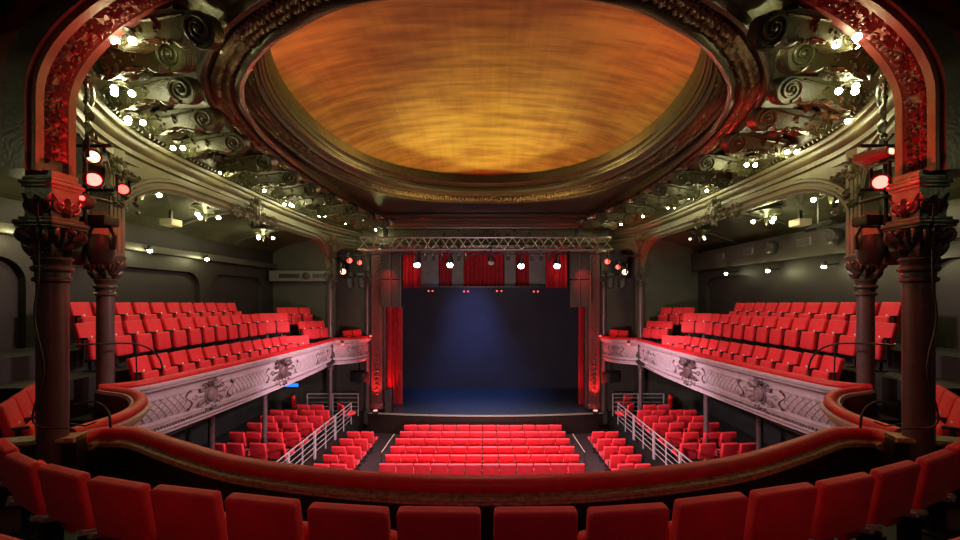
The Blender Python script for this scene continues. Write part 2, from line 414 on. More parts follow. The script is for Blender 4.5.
# centre circle floor
m = MB(); rows = []
for i in range(25):
    x = -5.2 + 10.4 * i / 24; yf = min(4.3, 3.13 + 0.085 * x * x); rows.append([(x, -2.5, E - 2.04), (x, 1.55 + .06 * x * x, E - 2.04), (x, yf, E - 2.04), (x, yf, E - 2.4), (x, -2.5, E - 2.4)])
m.grid(rows, closed_v=True); m.f.append(tuple(range(5))); m.f.append(tuple(range(24 * 5, 25 * 5))); struct(m.obj('floor_circle', 'floor_black', smooth=0))
m = MB(); rows = []
for i in range(25):
    x = -5.2 + 10.4 * i / 24; y = 1.70 + .06 * x * x; rows.append([(x, -2.5, E - 1.8), (x, y, E - 1.8), (x, y, E - 2.04), (x, -2.5, E - 2.04)])
m.grid(rows, closed_v=True); struct(m.obj('floor_circle_step', 'floor_black', smooth=0))
for s, nm in ((-1, 'left'), (1, 'right')):
    m = MB(); m.prism([(4.3, 4.0), (5.2, -2.5), (8.5, -2.5), (8.5, 6.3), (5.95, 6.0), (5.4, 5.75), (4.95, 5.3), (4.6, 4.7)], lambda a, b, t: V((s * a, b, t)), E - 2.5, E - 2.1)
    struct(m.obj('floor_corner_' + nm, 'floor_black', smooth=0))
# ceiling over the auditorium: a slab with the oval opening
def oval(c, a, b, n, h, N=96):
    out = []
    for k in range(N):
        t = 2 * PI * k / N; x = math.cos(t); y = math.sin(t)
        out.append(V((a * math.copysign(abs(x) ** (2 / n), x), c + b * math.copysign(abs(y) ** (2 / n), y), E + h)))
    return out
m = MB(); m.grid([oval(7.75, 3.55, 4.25, 2.2, 3.24), oval(8.45, 4.3, 4.9, 2.4, 3.22), oval(7.4, 8.5, 9.9, 8, 3.22), oval(7.4, 8.5, 9.9, 8, 3.4)], closed_v=True)
struct(m.obj('ceiling', 'olive_dark'))
# oval ring: stepped mouldings rising to the recess, wall of the recess, gold dish
def ringp(t):   # 0 outer edge of the inner group .. 1 edge of the opening
    return (8.45 + (7.75 - 8.45) * t, 4.12 + (3.45 - 4.12) * t, 4.78 + (4.1 - 4.78) * t, 2.4 - 0.2 * t)
ring = empty('ceiling_oval', H(0, 8.4, 3.2), 0, 'great oval ceiling moulding of dark bronze rings around the gold dome', 'ceiling moulding')
ring['kind'] = 'thing'
def rel(mb, r): mb.v = [tuple(V(v) - r.location) for v in mb.v]; return mb
prof = [(0, .06), (0, -.04), (.04, -.08), (.08, -.08), (.12, -.02), (.16, .0), (.5, .02), (.54, -.03), (.58, -.05), (.64, -.05), (.68, 0), (.72, .02), (.76, 0.0), (.80, .03), (.84, .03), (.88, .1), (.92, .1), (.96, .18), (1.0, .2), (1.02, .40)]
m = MB(); m.grid([oval(*ringp(t), 3.17 + h) for t, h in prof], closed_v=True); rel(m, ring).obj('stepped_moulding', 'bronze', ring, 50)
def leafband(mb, curve, off, size, h, tilt=0, H_=0.03, stepf=.75):
    """overlapping leaf tips along a closed or open curve, pointing inward; h relative height"""
    R = random.Random(3); P = curve; N = len(P); acc = 0
    L = [0]
    for i in range(N - 1): L.append(L[-1] + (P[i + 1] - P[i]).length)
    u = 0; i = 0
    while u < L[-1]:
        while i < N - 2 and L[i + 1] < u: i += 1
        a, b = P[i], P[i + 1]; T = (b - a).normalized(); p = a.lerp(b, (u - L[i]) / max(1e-6, L[i + 1] - L[i]))
        n = V((-T.y, T.x, 0)) * off[1]
        j = R.uniform(-.25, .25)
        def fn(x, y, z, p=p, T=T, n=n, j=j): return p + T * (x + j * y) + n * (y + off[0]) + V((0, 0, h - z + tilt * y))
        mb.leaf(fn, size, size * .8, H_ * R.uniform(.7, 1.3), 2)
        q = j * .4
        mb.ball(fn(size * .5, size * R.uniform(.1, .9), .01), size * .16, 5, 3)
        u += size * stepf
c1 = oval(*ringp(.18), 3.17, 240); c1.append(c1[0])
m = MB(); leafband(m, c1, (.0, 1), .12, -.01, 0, .06, .72); leafband(m, c1, (.11, 1), .11, -.01, 0, .06, .78)
c1 = oval(*ringp(.36), 3.18, 240); c1.append(c1[0])
leafband(m, c1, (.02, 1), .11, -.01, 0, .06, .72)
rel(m, ring).obj('leaf_band', 'bronze_band', ring)
c1 = oval(*ringp(.06), 3.09, 520)
m = MB()
for p in c1[::2]: m.ball(p, .022, 5, 3)
rel(m, ring).obj('beading', 'bronze_band', ring)
m = MB(); rows = []
for t, h in ((1.01, 3.54), (.97, 3.62), (.85, 3.80), (.65, 3.97), (.4, 4.08), (.15, 4.13), (0.0005, 4.135)):
    rows.append(oval(7.75, 3.5 * t, 4.2 * t, 2.2, h))
m.grid(rows, closed_v=True); dome = m.obj('ceiling_dome', 'gold'); dome['kind'] = 'thing'; tag(dome, 'shallow dome painted in streaked gold and copper above the stalls', 'dome')
# outer band of the ceiling, open towards the stage
OB = [(0, 3.55), (1.5, 3.72), (2.45, 4.18), (3.06, 4.6), (3.66, 5.19), (4.08, 5.75), (4.45, 6.55), (4.78, 7.9), (4.9, 9.5), (4.9, 11.2), (4.78, 12.9), (4.5, 14.8), (4.2, 16.3), (4.1, 17.0)]
obp = catmull([V((-x, y, 0)) for x, y in reversed(OB)] + [V((x, y, 0)) for x, y in OB[1:]], 8)
obp = [p + V((0, 0, E + 3.1)) for p in obp]
OBP = Path(obp, 1)
# moving from left-far to right-far round the near end: T at near end is +x, inward (+y) is -N
ob = empty('ceiling_outer_band', H(0, 8, 3.1), 0, 'outer ceiling moulding of leaves sweeping round the oval to the stage wall', 'ceiling moulding'); ob['kind'] = 'thing'
m = MB(); sweep(m, OBP, [(.04, .12), (.04, -.02), (0, -.07), (-.05, -.07), (-.08, -.02), (-.12, .0), (-.38, .03), (-.40, -.02), (-.46, -.05), (-.52, -.02), (-.54, .12)], .15); rel(m, ob).obj('moulding', 'bronze', ob, 50)
m = MB(); leafband(m, [OBP.pt(u * .06, 0, 0) for u in range(int(OBP.len / .06))], (.12, 1), .12, -.015, 0, .055, .75)
leafband(m, [OBP.pt(u * .06, 0, 0) for u in range(int(OBP.len / .06))], (.23, 1), .12, .0, 0, .055, .72)
rel(m, ob).obj('leaf_band', 'bronze_band', ob)

# cornice, cove
CP = [(4.35, 4.25), (4.75, 4.65), (5.1, 5.1), (5.35, 5.55), (5.62, 6.15), (5.85, 7.0), (5.96, 8.5), (6.0, 11), (6.0, 13), (5.85, 15), (5.4, 16.5), (5.2, 17.2)]
CPATH = {}
for s, nm in ((-1, 'left'), (1, 'right')):
    P = Path(catmull([V((s * x, y, E + 2.68)) for x, y in CP], 6), -s); CPATH[s] = P
    cr = empty('cornice', (s * 5.9, 10, E + 2.6), 0, 'beaded olive plaster cornice above the arches on the %s side' % nm, 'cornice'); cr['kind'] = 'thing'
    m = MB(); sweep(m, P, [(-.35, -.42), (-.2, -.42), (-.2, -.30), (-.14, -.28), (-.14, -.20), (-.06, -.16), (-.04, -.10), (-.04, -.06), (.02, -.05), (.04, -.02), (.04, .02), (0, .04), (-.06, .06), (-.06, .2)], .2)
    rel(m, cr).obj('moulding', 'olive_pale', cr, 45)
    m = MB(); u = .1
    while u < P.len:
        p, T, N = P.at(u); p = p + N * .0 + V((0, 0, .085)); a = MX.Rotation(math.atan2(T.y, T.x), 3, 'Z')
        m.ball(p, (.035, .075, .045), 6, 4, a); u += .11
    rel(m, cr).obj('beading', 'olive', cr)
    # cove between cornice and outer band
    def cov(i, nx):
        pass
    n = 60; rows = []
    for i in range(n + 1):
        t = i / n; a = P.pt(P.len * t, -.05, .1)
        # match by y
        y = a.y; cand = min((q for q in obp if q.x * s > 0.5), key=lambda q: abs(q.y - (4.15 + (y - 4.25) * .995)))
        b = cand + V((s * .03, 0, .02)); r = []
        for k in range(7):
            q = k / 6; r.append(a.lerp(b, q) + V((0, 0, .22 * math.sin(q * PI) ** .8)))
        rows.append(r)
    m = MB(); m.grid(rows); struct(m.obj('ceiling_cove_' + nm, 'olive'))

# ------------------------------------------------------------------ columns and arches
def column(name, x, y, r, hb, hcap, htop, label, group, cs=1.0, m_shaft='column_paint', m_cap='olive_dark', faces=10):
    """shaft from hb to hcap, capital hcap..hcap+.9cs, pier block up to htop (heights relative to the eye)"""
    t = empty(name, H(x, y, hb), 0, label, 'column', group); t['kind'] = 'thing'
    z = lambda h: h - hb
    m = MB(); m.lathe([(r * 1.02, 0), (r, .3), (r, z(hcap))], n=28); m.obj('shaft', m_shaft, t)
    m = MB(); m.lathe([(r * 1.5, 0), (r * 1.5, .1), (r * 1.25, .13), (r * 1.35, .18), (r * 1.1, .22), (r * 1.1, .26)], n=28); m.obj('base', m_cap, t)
    m = MB(); c = z(hcap); q = cs
    m.lathe([(r, c - .02), (r * 1.25, c), (r * 1.25, c + .03 * q), (r * 1.08, c + .045 * q), (r * 1.08, c + .09 * q), (r * 1.3, c + .11 * q), (r * 1.34, c + .13 * q), (r * 1.3, c + .15 * q), (r * 1.12, c + .165 * q), (r * 1.15, c + .21 * q), (r * 1.3, c + .23 * q), (r * 1.3, c + .25 * q), (r * 1.05, c + .27 * q), (r * 1.1, c + .4 * q), (r * 1.45, c + .52 * q)], n=28)
    for tier, (n, zz, L) in enumerate(((8, .26, .15), (8, .34, .2))):
        for k in range(n):
            an = 2 * PI * (k + .5 * tier) / n
            def fn(a, b, o, an=an, zz=zz, tier=tier):
                rr = r * 1.08 + o + (b * .35 if tier else b * .15); w = an + a / (r * 1.15)
                return V((rr * math.cos(w), rr * math.sin(w), c + zz * q + b))
            m.leaf(fn, L * q, r * .85, .05 * q, 2, .03)
    R = random.Random(5)
    for k in range(26):
        an = R.uniform(0, 2 * PI); m.ball((r * 1.2 * math.cos(an), r * 1.2 * math.sin(an), c + q * R.uniform(.27, .4)), .022 * q, 6, 4)
    m.obj('capital_bell', m_cap, t)
    m = MB()
    for k in range(4):
        an = PI / 4 + k * PI / 2
        for sg in (1, -1):
            def fn(a, b, o, an=an, sg=sg):
                d = V((math.cos(an), math.sin(an), 0)); e = V((-math.sin(an), math.cos(an), 0))
                return d * (r * 1.42 + a) + e * (sg * (.03 + o)) + V((0, 0, c + .47 * q + b))
            m.scroll(fn, .085 * q, 1.6, .022 * q, -1, 7, PI / 2)
    for k in range(4):
        an = k * PI / 2
        def fn(a, b, o, an=an):
            d = V((math.cos(an), math.sin(an), 0)); e = V((-math.sin(an), math.cos(an), 0)); return d * (r * 1.3 + o) + e * a + V((0, 0, c + .42 * q + b))
        m.leaf(fn, .16 * q, .14 * q, .05, 2); m.ball(fn(0, .1 * q, .05), .035 * q)
    m.obj('volutes', m_cap, t)
    m = MB(); w = r * 3.1
    m.box((0, 0, c + .575 * q), (w, w, .03 * q), bev=.008); m.box((0, 0, c + .61 * q), (w * 1.06, w * 1.06, .045 * q), bev=.012); m.box((0, 0, c + .65 * q), (w * .9, w * .9, .04 * q), bev=.01)
    m.obj('abacus', m_cap, t)
    if htop:
        m = MB(); w2 = r * 2.45; a = c + .66 * q; b = min(z(htop), c + .98 * q)
        m.box((0, 0, (a + b) / 2), (w2 * .92, w2 * .92, b - a))
        for k in range(4):
            an = k * PI / 2
            for sg in (1, -1):
                def fn(x_, y_, o, an=an, sg=sg):
                    d = V((math.cos(an), math.sin(an), 0)); e = V((-math.sin(an), math.cos(an), 0)); return d * (w2 * .46 + o) + e * sg * x_ + V((0, 0, a + y_))
                def f2(x_, y_, o, fn=fn): return fn(x_ + w2 * .22, y_ + .14 * q, o)
                m.scroll(f2, .075 * q, 1.3, .018 * q, 1, 6, -PI / 2)
                def f3(x_, y_, o, fn=fn): return fn(x_ * .8 + y_ * .5 + .02, y_ * .9 + .02, o)
                m.leaf(f3, .26 * q, .1 * q, .03 * q, 2)
            def f4(x_, y_, o, an=an):
                d = V((math.cos(an), math.sin(an), 0)); e = V((-math.sin(an), math.cos(an), 0)); return d * (w2 * .46 + o) + e * x_ + V((0, 0, a + .03 + y_))
            m.leaf(f4, .2 * q, .1 * q, .05 * q, 2)
        m.obj('mask_block', m_cap, t)
        if z(htop) > c + 1.0 * q:
            m = MB(); a = c + .98 * q
            for dz, f in ((0, 1.04), (.035, 1.14), (.07, 1.0)): m.box((0, 0, a + dz + .016), (w2 * f, w2 * f, .034), bev=.006)
            m.box((0, 0, (a + z(htop)) / 2 + .05), (w2 * .88, w2 * .88, z(htop) - a - .1))
            m.obj('impost', m_cap, t)
    return t
GCOL = 'cast iron columns of the auditorium'
for s, nm in ((-1, 'left'), (1, 'right')):
    column('column', s * 4.36, 4.03, .118, -2.08, .16, 1.24, 'thick red-lit iron column nearest the camera on the %s, carrying the big red arch' % nm, GCOL, .93)
    column('column', s * 6.1, 6.42, .112, -1.98, .03, 1.35, 'second iron column on the %s, at the near end of the side gallery rail' % nm, GCOL, 1.0)
    column('column', s * 5.95, 15.35, .11, -2.3, .35, 1.5, 'slender iron column on the %s between side gallery and stage box' % nm, GCOL, .9)
    column('column', s * 5.02, 17.0, .11, -4.9, .35, 1.5, 'iron column against the proscenium on the %s, beside the stage box' % nm, GCOL, .9)
    for y, x, w in ((9.7, 6.65, 'nearest of the three thin posts under the %s gallery'), (12.0, 6.62, 'middle of the three thin posts under the %s gallery, among side seats'), (15.35, 5.95, 'farthest thin post under the %s gallery, by the metal railing')):
        t = empty('iron_post', (s * x, y, .83), 0, 'dark iron post, ' + w % nm, 'post', 'thin posts under the galleries'); t['kind'] = 'thing'
        m = MB(); m.lathe([(.075, 0), (.07, .2), (.07, 2.3)], n=14); m.obj('shaft', 'column_paint', t)
        m = MB(); m.lathe([(.075, 2.1), (.1, 2.12), (.1, 2.16), (.08, 2.18), (.09, 2.28), (.13, 2.34), (.13, 2.37)], n=14)
        for k in range(6):
            an = k * PI / 3; m.ball((.1 * math.cos(an), .1 * math.sin(an), 2.26), (.03, .03, .05), 6, 4)
        m.obj('capital', 'relief_dark', t)

# the big arch over the circle: its soffit carries foliage between two bands
def arch_curve(a, b, hc, n=56, t0=0.0, t1=PI):
    return [(a * math.cos(t0 + (t1 - t0) * i / n), hc + b * math.sin(t0 + (t1 - t0) * i / n)) for i in range(n + 1)]
AC = [(4.32, 1.22)] + arch_curve(4.32, 1.75, 1.95) + [(-4.32, 1.22)]
ar = empty('big_arch', H(0, 4.03, 1.3), 0, 'big arch spanning the auditorium with leafy red-lit soffit between smooth bands', 'arch'); ar['kind'] = 'thing'
def arch_sweep(mb, curve, prof, y0, base):
    """prof: (n, y) n = outward offset from the curve"""
    N = len(curve); rows = []
    for i, (x, h) in enumerate(curve):
        a = curve[max(0, i - 1)]; b = curve[min(N - 1, i + 1)]; t = V((b[0] - a[0], b[1] - a[1])).normalized(); n = V((t.y, -t.x))
        rows.append([V((x + n.x * o, y0 + yy, E + h + n.y * o)) - base for o, yy in prof])
    mb.grid(rows, closed_v=True); m_ = len(prof); o = len(mb.v) - N * m_
    mb.f.append(tuple(range(o, o + m_))); mb.f.append(tuple(range(len(mb.v) - m_, len(mb.v))))
m = MB(); arch_sweep(m, AC, [(.0, -.19), (0, -.115), (.025, -.105), (.03, -.09), (.035, .09), (.025, .105), (0, .115), (0, .19), (.05, .2), (.5, .2), (.5, -.2), (.05, -.2)], 4.03, ar.location)
m.obj('arch_ring', 'arch_paint', ar, 35)
m = MB(); arch_sweep(m, AC, [(.06, -.23), (.28, -.23), (.28, -.2), (.06, -.2)], 4.03, ar.location); m.obj('outer_face', 'olive_dark', ar, 35)
m = MB(); acl = [0]
for a, b in zip(AC, AC[1:]): acl.append(acl[-1] + math.hypot(b[0] - a[0], b[1] - a[1]))
def archpt(u, y, o):
    i = 0
    while i < len(AC) - 2 and acl[i + 1] < u: i += 1
    t = (u - acl[i]) / (acl[i + 1] - acl[i]); a = AC[i]; b = AC[i + 1]; T = V((b[0] - a[0], b[1] - a[1])).normalized(); n = V((T.y, -T.x))
    return V((a[0] + (b[0] - a[0]) * t - n.x * (o - .03), 4.03 + y, E + a[1] + (b[1] - a[1]) * t - n.y * (o - .03))) - ar.location
u = 0.06; R = random.Random(11); k = 0
while u < acl[-1] - .2:
    for sg in (1, -1):
        def fn(x, y, z, u=u, sg=sg): return archpt(u + y, sg * (.045 + x), z)
        an = R.uniform(.3, 1.1)
        def g(x, y, z, fn=fn, an=an): return fn(x * math.cos(an) + y * math.sin(an) * .6, -x * math.sin(an) + y * math.cos(an), z)
        m.leaf(g, .13, .075, .035, 2)
        def g2(x, y, z, fn=fn): return fn(x + .01, y + .03, z)
        if k % 2: m.scroll(g2, .035, 1.2, .011, sg, 5)
        m.ball(fn(R.uniform(-.04, .05), R.uniform(0, .1), .02), .018, 6, 4); m.ball(fn(R.uniform(-.04, .05), R.uniform(0, .1), .02), .014, 6, 4)
    def gc(x, y, z, u=u): return archpt(u + y, x, z)
    if k % 3 == 0: m.leaf(gc, .16, .09, .05, 2)
    elif k % 3 == 1: m.ball(gc(0, .05, .02), .03, 8, 5)
    u += .085; k += 1
m.obj('foliage', 'arch_paint', ar)
# wall over the arch, out to the gallery ceilings
m = MB(); outer = [(x, h) for x, h in arch_curve(4.78, 2.2, 1.95, 40)]
for a, b in zip(outer, outer[1:]):
    m.add([H(a[0], 3.98, a[1]), H(b[0], 3.98, b[1]), H(b[0], 3.98, 4.4), H(a[0], 3.98, 4.4), H(a[0], 4.08, a[1]), H(b[0], 4.08, b[1]), H(b[0], 4.08, 4.4), H(a[0], 4.08, 4.4)], [(3, 2, 1, 0), (4, 5, 6, 7), (0, 1, 5, 4)])
struct(m.obj('wall_over_arch', 'wall_dark'))
m = MB(); m.box((0, 0.8, E + 4.2), (18, 7, .2)); struct(m.obj('ceiling_rear', 'wall_black', smooth=0))

# side arcades: opening curve in the plane from column to column
def open_curve(L, h0, h1, r, n=14, hs=None):
    c = []; rx = r; rz = r * .72
    c.append((0, h0))
    for i in range(n + 1):
        t = PI / 2 * i / n; c.append((rx - rx * math.cos(t), h1 - rz + rz * math.sin(t)))
    for i in range(1, 13): c.append((rx + (L - 2 * rx) * i / 13, h1))
    for i in range(n + 1):
        t = PI / 2 * i / n; c.append((L - rx + rx * math.sin(t), h1 - rz + rz * math.cos(t)))
    c.append((L, h0)); return c
def arcade(s, A, B, h0, h1, r, top, name_label, inset=.14):
    a = V((s * A[0], A[1], 0)); b = V((s * B[0], B[1], 0)); T = (b - a).normalized(); N = V((-T.y, T.x, 0)) * s   # toward centre
    a = a + T * inset; L = (b - a).length - inset
    c = open_curve(L, h0, h1, r)
    t = empty('side_arch', a + V((0, 0, E + h0)), 0, name_label, 'arch', 'arches of the side galleries'); t['kind'] = 'thing'
    def pt(u, h, o): return a + T * u + N * o + V((0, 0, E + h)) - t.location
    # archivolt: swept moulding
    prof = [(0, -.12), (0, .06), (.03, .07), (.05, .09), (.08, .09), (.10, .06), (.16, .06), (.18, .1), (.22, .1), (.24, .05), (.24, -.12)]
    m = MB(); rows = []
    for i, (u, h) in enumerate(c):
        p = c[max(0, i - 1)]; q = c[min(len(c) - 1, i + 1)]; tt = V((q[0] - p[0], q[1] - p[1])).normalized(); nn = V((-tt.y, tt.x))
        rows.append([pt(u + nn.x * o, h + nn.y * o, y) for o, y in prof])
    m.grid(rows, closed_v=True); m.obj('archivolt', 'olive_pale', t, 40)
    m = MB()
    for (u, h), (u2, h2) in zip(c, c[1:]):
        if abs(u - u2) < 1e-6: continue
        m.add([pt(u, h + .05, .03), pt(u2, h2 + .05, .03), pt(u2, top, .03), pt(u, top, .03), pt(u, h + .05, -.1), pt(u2, h2 + .05, -.1), pt(u2, top, -.1), pt(u, top, -.1)], [(0, 1, 2, 3), (7, 6, 5, 4)])
    for uu in (-inset - .02, L): m.box((0, 0, 0), (0.001, .001, .001))
    m.obj('spandrel', 'olive_pale', t)
    # dentils under the soffit edge and sunk lines in the frieze
    m = MB()
    k = .5
    while k < L - .5:
        hh = h1 if r < k < L - r else None
        if hh: m.ball(pt(k, hh - .015, .07), .022, 5, 3)
        k += .07
    for dz in (.09, .14): m.tube([pt(r * .8, top - dz, .05), pt(L - r * .6, top - dz, .05)], .012, 5)
    m.obj('dentils', 'olive', t)
    if L > 4:
        m = MB()
        for u0, sg in ((.25, 1), (L - .25, -1)):
            def fn(x, y, z, u0=u0, sg=sg): return pt(u0 + x, top - .15 - y, .04 + z)
            foliage(m, fn, .36, .75, 16, .16, 4, .04, True)
        def fn(x, y, z): return pt(L * .44 + x, h1 + .18 + y, .1 + z)
        m.obj('spandrel_foliage', 'olive', t)
        m = MB(); cartouche(m, fn, .34, 3); 
        for sg in (1, -1):
            def fs(x, y, z, sg=sg): return fn(sg * (.35 + y), -.12 + x, z - .03)
            foliage(m, fs, .26, .7, 14, .14, 8, .045)
        m.obj('cartouche', 'olive', t)
    # pilaster above the near column
    return t
for s, nm in ((-1, 'left'), (1, 'right')):
    arcade(s, (6.1, 6.42), (5.95, 15.35), .7, 2.02, 1.35, 2.34, 'long flat pale arch framing the %s side gallery' % nm)
    arcade(s, (4.62, 4.2), (6.05, 6.35), .9, 2.02, .7, 2.34, 'short arch between the two nearest columns on the %s' % nm)
    arcade(s, (5.95, 15.4), (5.02, 17.0), .9, 1.9, .55, 2.34, 'short arch over the stage box on the %s' % nm)
    for (x, y) in ((6.03, 6.42), (5.9, 15.35)):
        t = empty('pilaster', H(s * x, y, .66), 0, ('fluted pilaster above the second column on the %s' if y < 10 else 'fluted pilaster above the column by the stage box on the %s') % nm, 'pilaster', 'pilasters above the columns'); t['kind'] = 'thing'
        m = MB(); m.box((0, 0, .86), (.26, .26, 1.72)); 
        for k in range(5):
            for f in range(3):
                pass
        for yy in (-.07, 0, .07):
            m.tube([(-s * .13, yy, .05), (-s * .13, yy, 1.6)], .016, 6); m.tube([(yy, -.13, .05), (yy, -.13, 1.6)], .016, 6)
        m.obj('shaft', 'olive_pale', t, 30)
        m = MB()
        for face in (0, 1):
            def fn(a, b, o, face=face): return V((-s * (.14 + o), a, 1.66 - b)) if face == 0 else V((a, -.14 - o, 1.66 - b))
            cartouche(m, lambda a, b, o, fn=fn: fn(a, .25 - b, o), .16, 2)
            foliage(m, lambda a, b, o, fn=fn: fn(a, b + .35, o), .22, .55, 10, .12, 3, .035)
        m.obj('carving', 'olive', t)
    # corner carving at the near end of the cornice
    t = empty('corner_carving', H(s * 4.75, 4.75, 2.3), 0, 'big leafy corner carving by the red arch on the %s' % nm, 'carving', 'corner carvings beside the big arch'); t['kind'] = 'thing'
    d = V((-s * .55, .0, 0)) + V((0, .55, 0)); d.normalize(); e = V((-d.y, d.x, 0))
    m = MB()
    def fn(a, b, o): return e * a + V((0, 0, b)) - d * (-o) * 1.0
    cartouche(m, lambda a, b, o: fn(a, b + .12, o), .3, 9)
    m.obj('shield', 'olive', t)
    m = MB(); foliage(m, lambda a, b, o: fn(a, b - .55, o), .5, .9, 24, .18, 6, .05)
    def bd(a): return e * (.12 * math.sin(a * 3)) + V((0, 0, .25 + a * .5)) + d * (.1 + .25 * a)
    m.obj('leafwork', 'olive', t)

# ------------------------------------------------------------------ scroll consoles between cornice and oval
CON = [(3.07, 4.35), (3.72, 4.8), (4.2, 5.6), (4.5, 6.5), (4.66, 7.5), (4.72, 8.62), (4.72, 9.7), (4.68, 10.75), (4.58, 11.85), (4.4, 13.1), (4.2, 14.4), (4.0, 15.7)]
def make_console():
    t = empty('scroll_console')
    # local: x outward (from oval to cornice), z up, volute centre at origin; width along y
    w = .11
    outer = []; N = 22
    for i in range(N + 1):     # volute underside round to the top
        an = PI * .62 + 2 * PI * .62 * i / N; outer.append((.2 * math.cos(an), .2 * math.sin(an)))
    tail = [(.28, -.19), (.42, -.12), (.58, -.1), (.75, -.14), (.92, -.22), (1.08, -.26), (1.2, -.22), (1.25, -.12), (1.22, 0.0), (1.1, .1), (.8, .16), (.3, .2)]
    poly = outer + tail
    m = MB(); m.prism(poly, lambda a, b, q: V((a, q, b)), -w, w); m.obj('body', 'olive', t, 30)
    m = MB()
    for sg in (1, -1):
        def fn(a, b, o, sg=sg): return V((a, sg * (w + o), b))
        m.scroll(fn, .175, 2.2, .026, 1, 7, PI * 1.6, .1)
        m.ball(fn(0, 0, .01), .05, 8, 5)
        def f2(a, b, o, fn=fn): return fn(1.05 + a, -.1 + b, o)
        m.scroll(f2, .12, 1.7, .02, -1, 6, PI * .5)
        m.tube([fn(.15, .15, 0), fn(.45, .1, 0), fn(.8, .06, 0), fn(1.02, .03, 0)], .022, 6)
    m.obj('volutes', 'olive', t)
    m = MB()
    for q in (-.09, -.045, 0, .045, .09):
        pts = [(.205 * math.cos(PI * .75 + 2 * PI * .5 * i / 14), .205 * math.sin(PI * .75 + 2 * PI * .5 * i / 14)) for i in range(15)]
        m.tube([V((a, q, b)) for a, b in pts], .017, 5)
    m.obj('reeding', 'bronze', t)
    m = MB()
    def under(a, b, o):
        x = .3 + b; zz = -.15 + .03 * math.sin((x - .3) * 5) - .1 * max(0, x - .6); return V((x, a, zz - o))
    foliage(m, under, .36, .85, 16, .18, 12, .045)
    for sg in (1, -1):
        def side(a, b, o, sg=sg): return V((.45 + b, sg * (w + o), -.05 + a - .08 * b))
        foliage(m, side, .2, .55, 7, .13, 14, .035, False)
    m.obj('acanthus', 'olive', t)
    return t
con = make_console(); first = True
for s, nm in ((-1, 'left'), (1, 'right')):
    for i, (x, y) in enumerate(CON):
        q = CPATH[s].p; cand = min(q, key=lambda p: (p.x - s * (x + 1.0)) ** 2 * .15 + (p.y - (y + (.15 if i > 1 else .1))) ** 2)
        # outward direction
        dx, dy = cand.x - s * x, cand.y - y
        if i == 0: dx, dy = s * 1.0, -.05
        if i == 1: dx, dy = s * 1.1, .12
        L = math.hypot(dx, dy); sc = min(.95, max(.78, L / 1.3))
        lab = 'scroll console of the %s cornice, %s counted from the big arch' % (nm, ORD[i + 1])
        loc = H(s * x, y, 2.90); rz = math.atan2(dy, dx)
        if first:
            con.location = loc; con.rotation_euler = (s * .45, 0, rz); con.scale = (sc, .9, .86); tag(con, lab, 'console', 'scroll consoles round the ceiling oval'); first = False; KIDS[con.name] = [c for c in bpy.data.objects if c.parent == con]
            root0 = con
        else: copy_tree(con, lab, 'scroll consoles round the ceiling oval', loc, rz, (sc, .9, .86)).rotation_euler = (s * .45, 0, rz)
for o in bpy.data.objects:
    if o.name.startswith('scroll_console'): o['kind'] = 'thing'

# ------------------------------------------------------------------ parapets: red rail, moulded fascia, ornament
FPROF = [(-.06, -.05), (.05, -.08), (.10, -.11), (.10, -.15), (.07, -.17), (.06, -.21), (.02, -.23), (-.035, -.26), (-.06, -.30), (-.06, -.35), (-.01, -.37), (-.01, -.395), (-.04, -.405),
         (-.03, -.50), (-.035, -.60), (-.06, -.70), (-.10, -.76), (-.05, -.775), (-.01, -.79), (-.01, -.815), (-.05, -.83), (-.05, -.87), (-.09, -.90), (-.06, -.915), (-.03, -.935), (-.03, -.965), (-.08, -.985), (-.13, -1.02), (-.16, -1.05), (-.10, -1.05), (-.10, -.05)]
def panel_o(v):   # offset of the lattice panel at depth v (0..1)
    z = -.405 - .355 * v; pr = [(-.04, -.405), (-.03, -.50), (-.035, -.60), (-.06, -.70), (-.10, -.76)]
    for (a, b), (c, d) in zip(pr, pr[1:]):
        if z >= d: 
            t = (z - b) / (d - b); return a + (c - a) * t, z
    return -.10, -.76
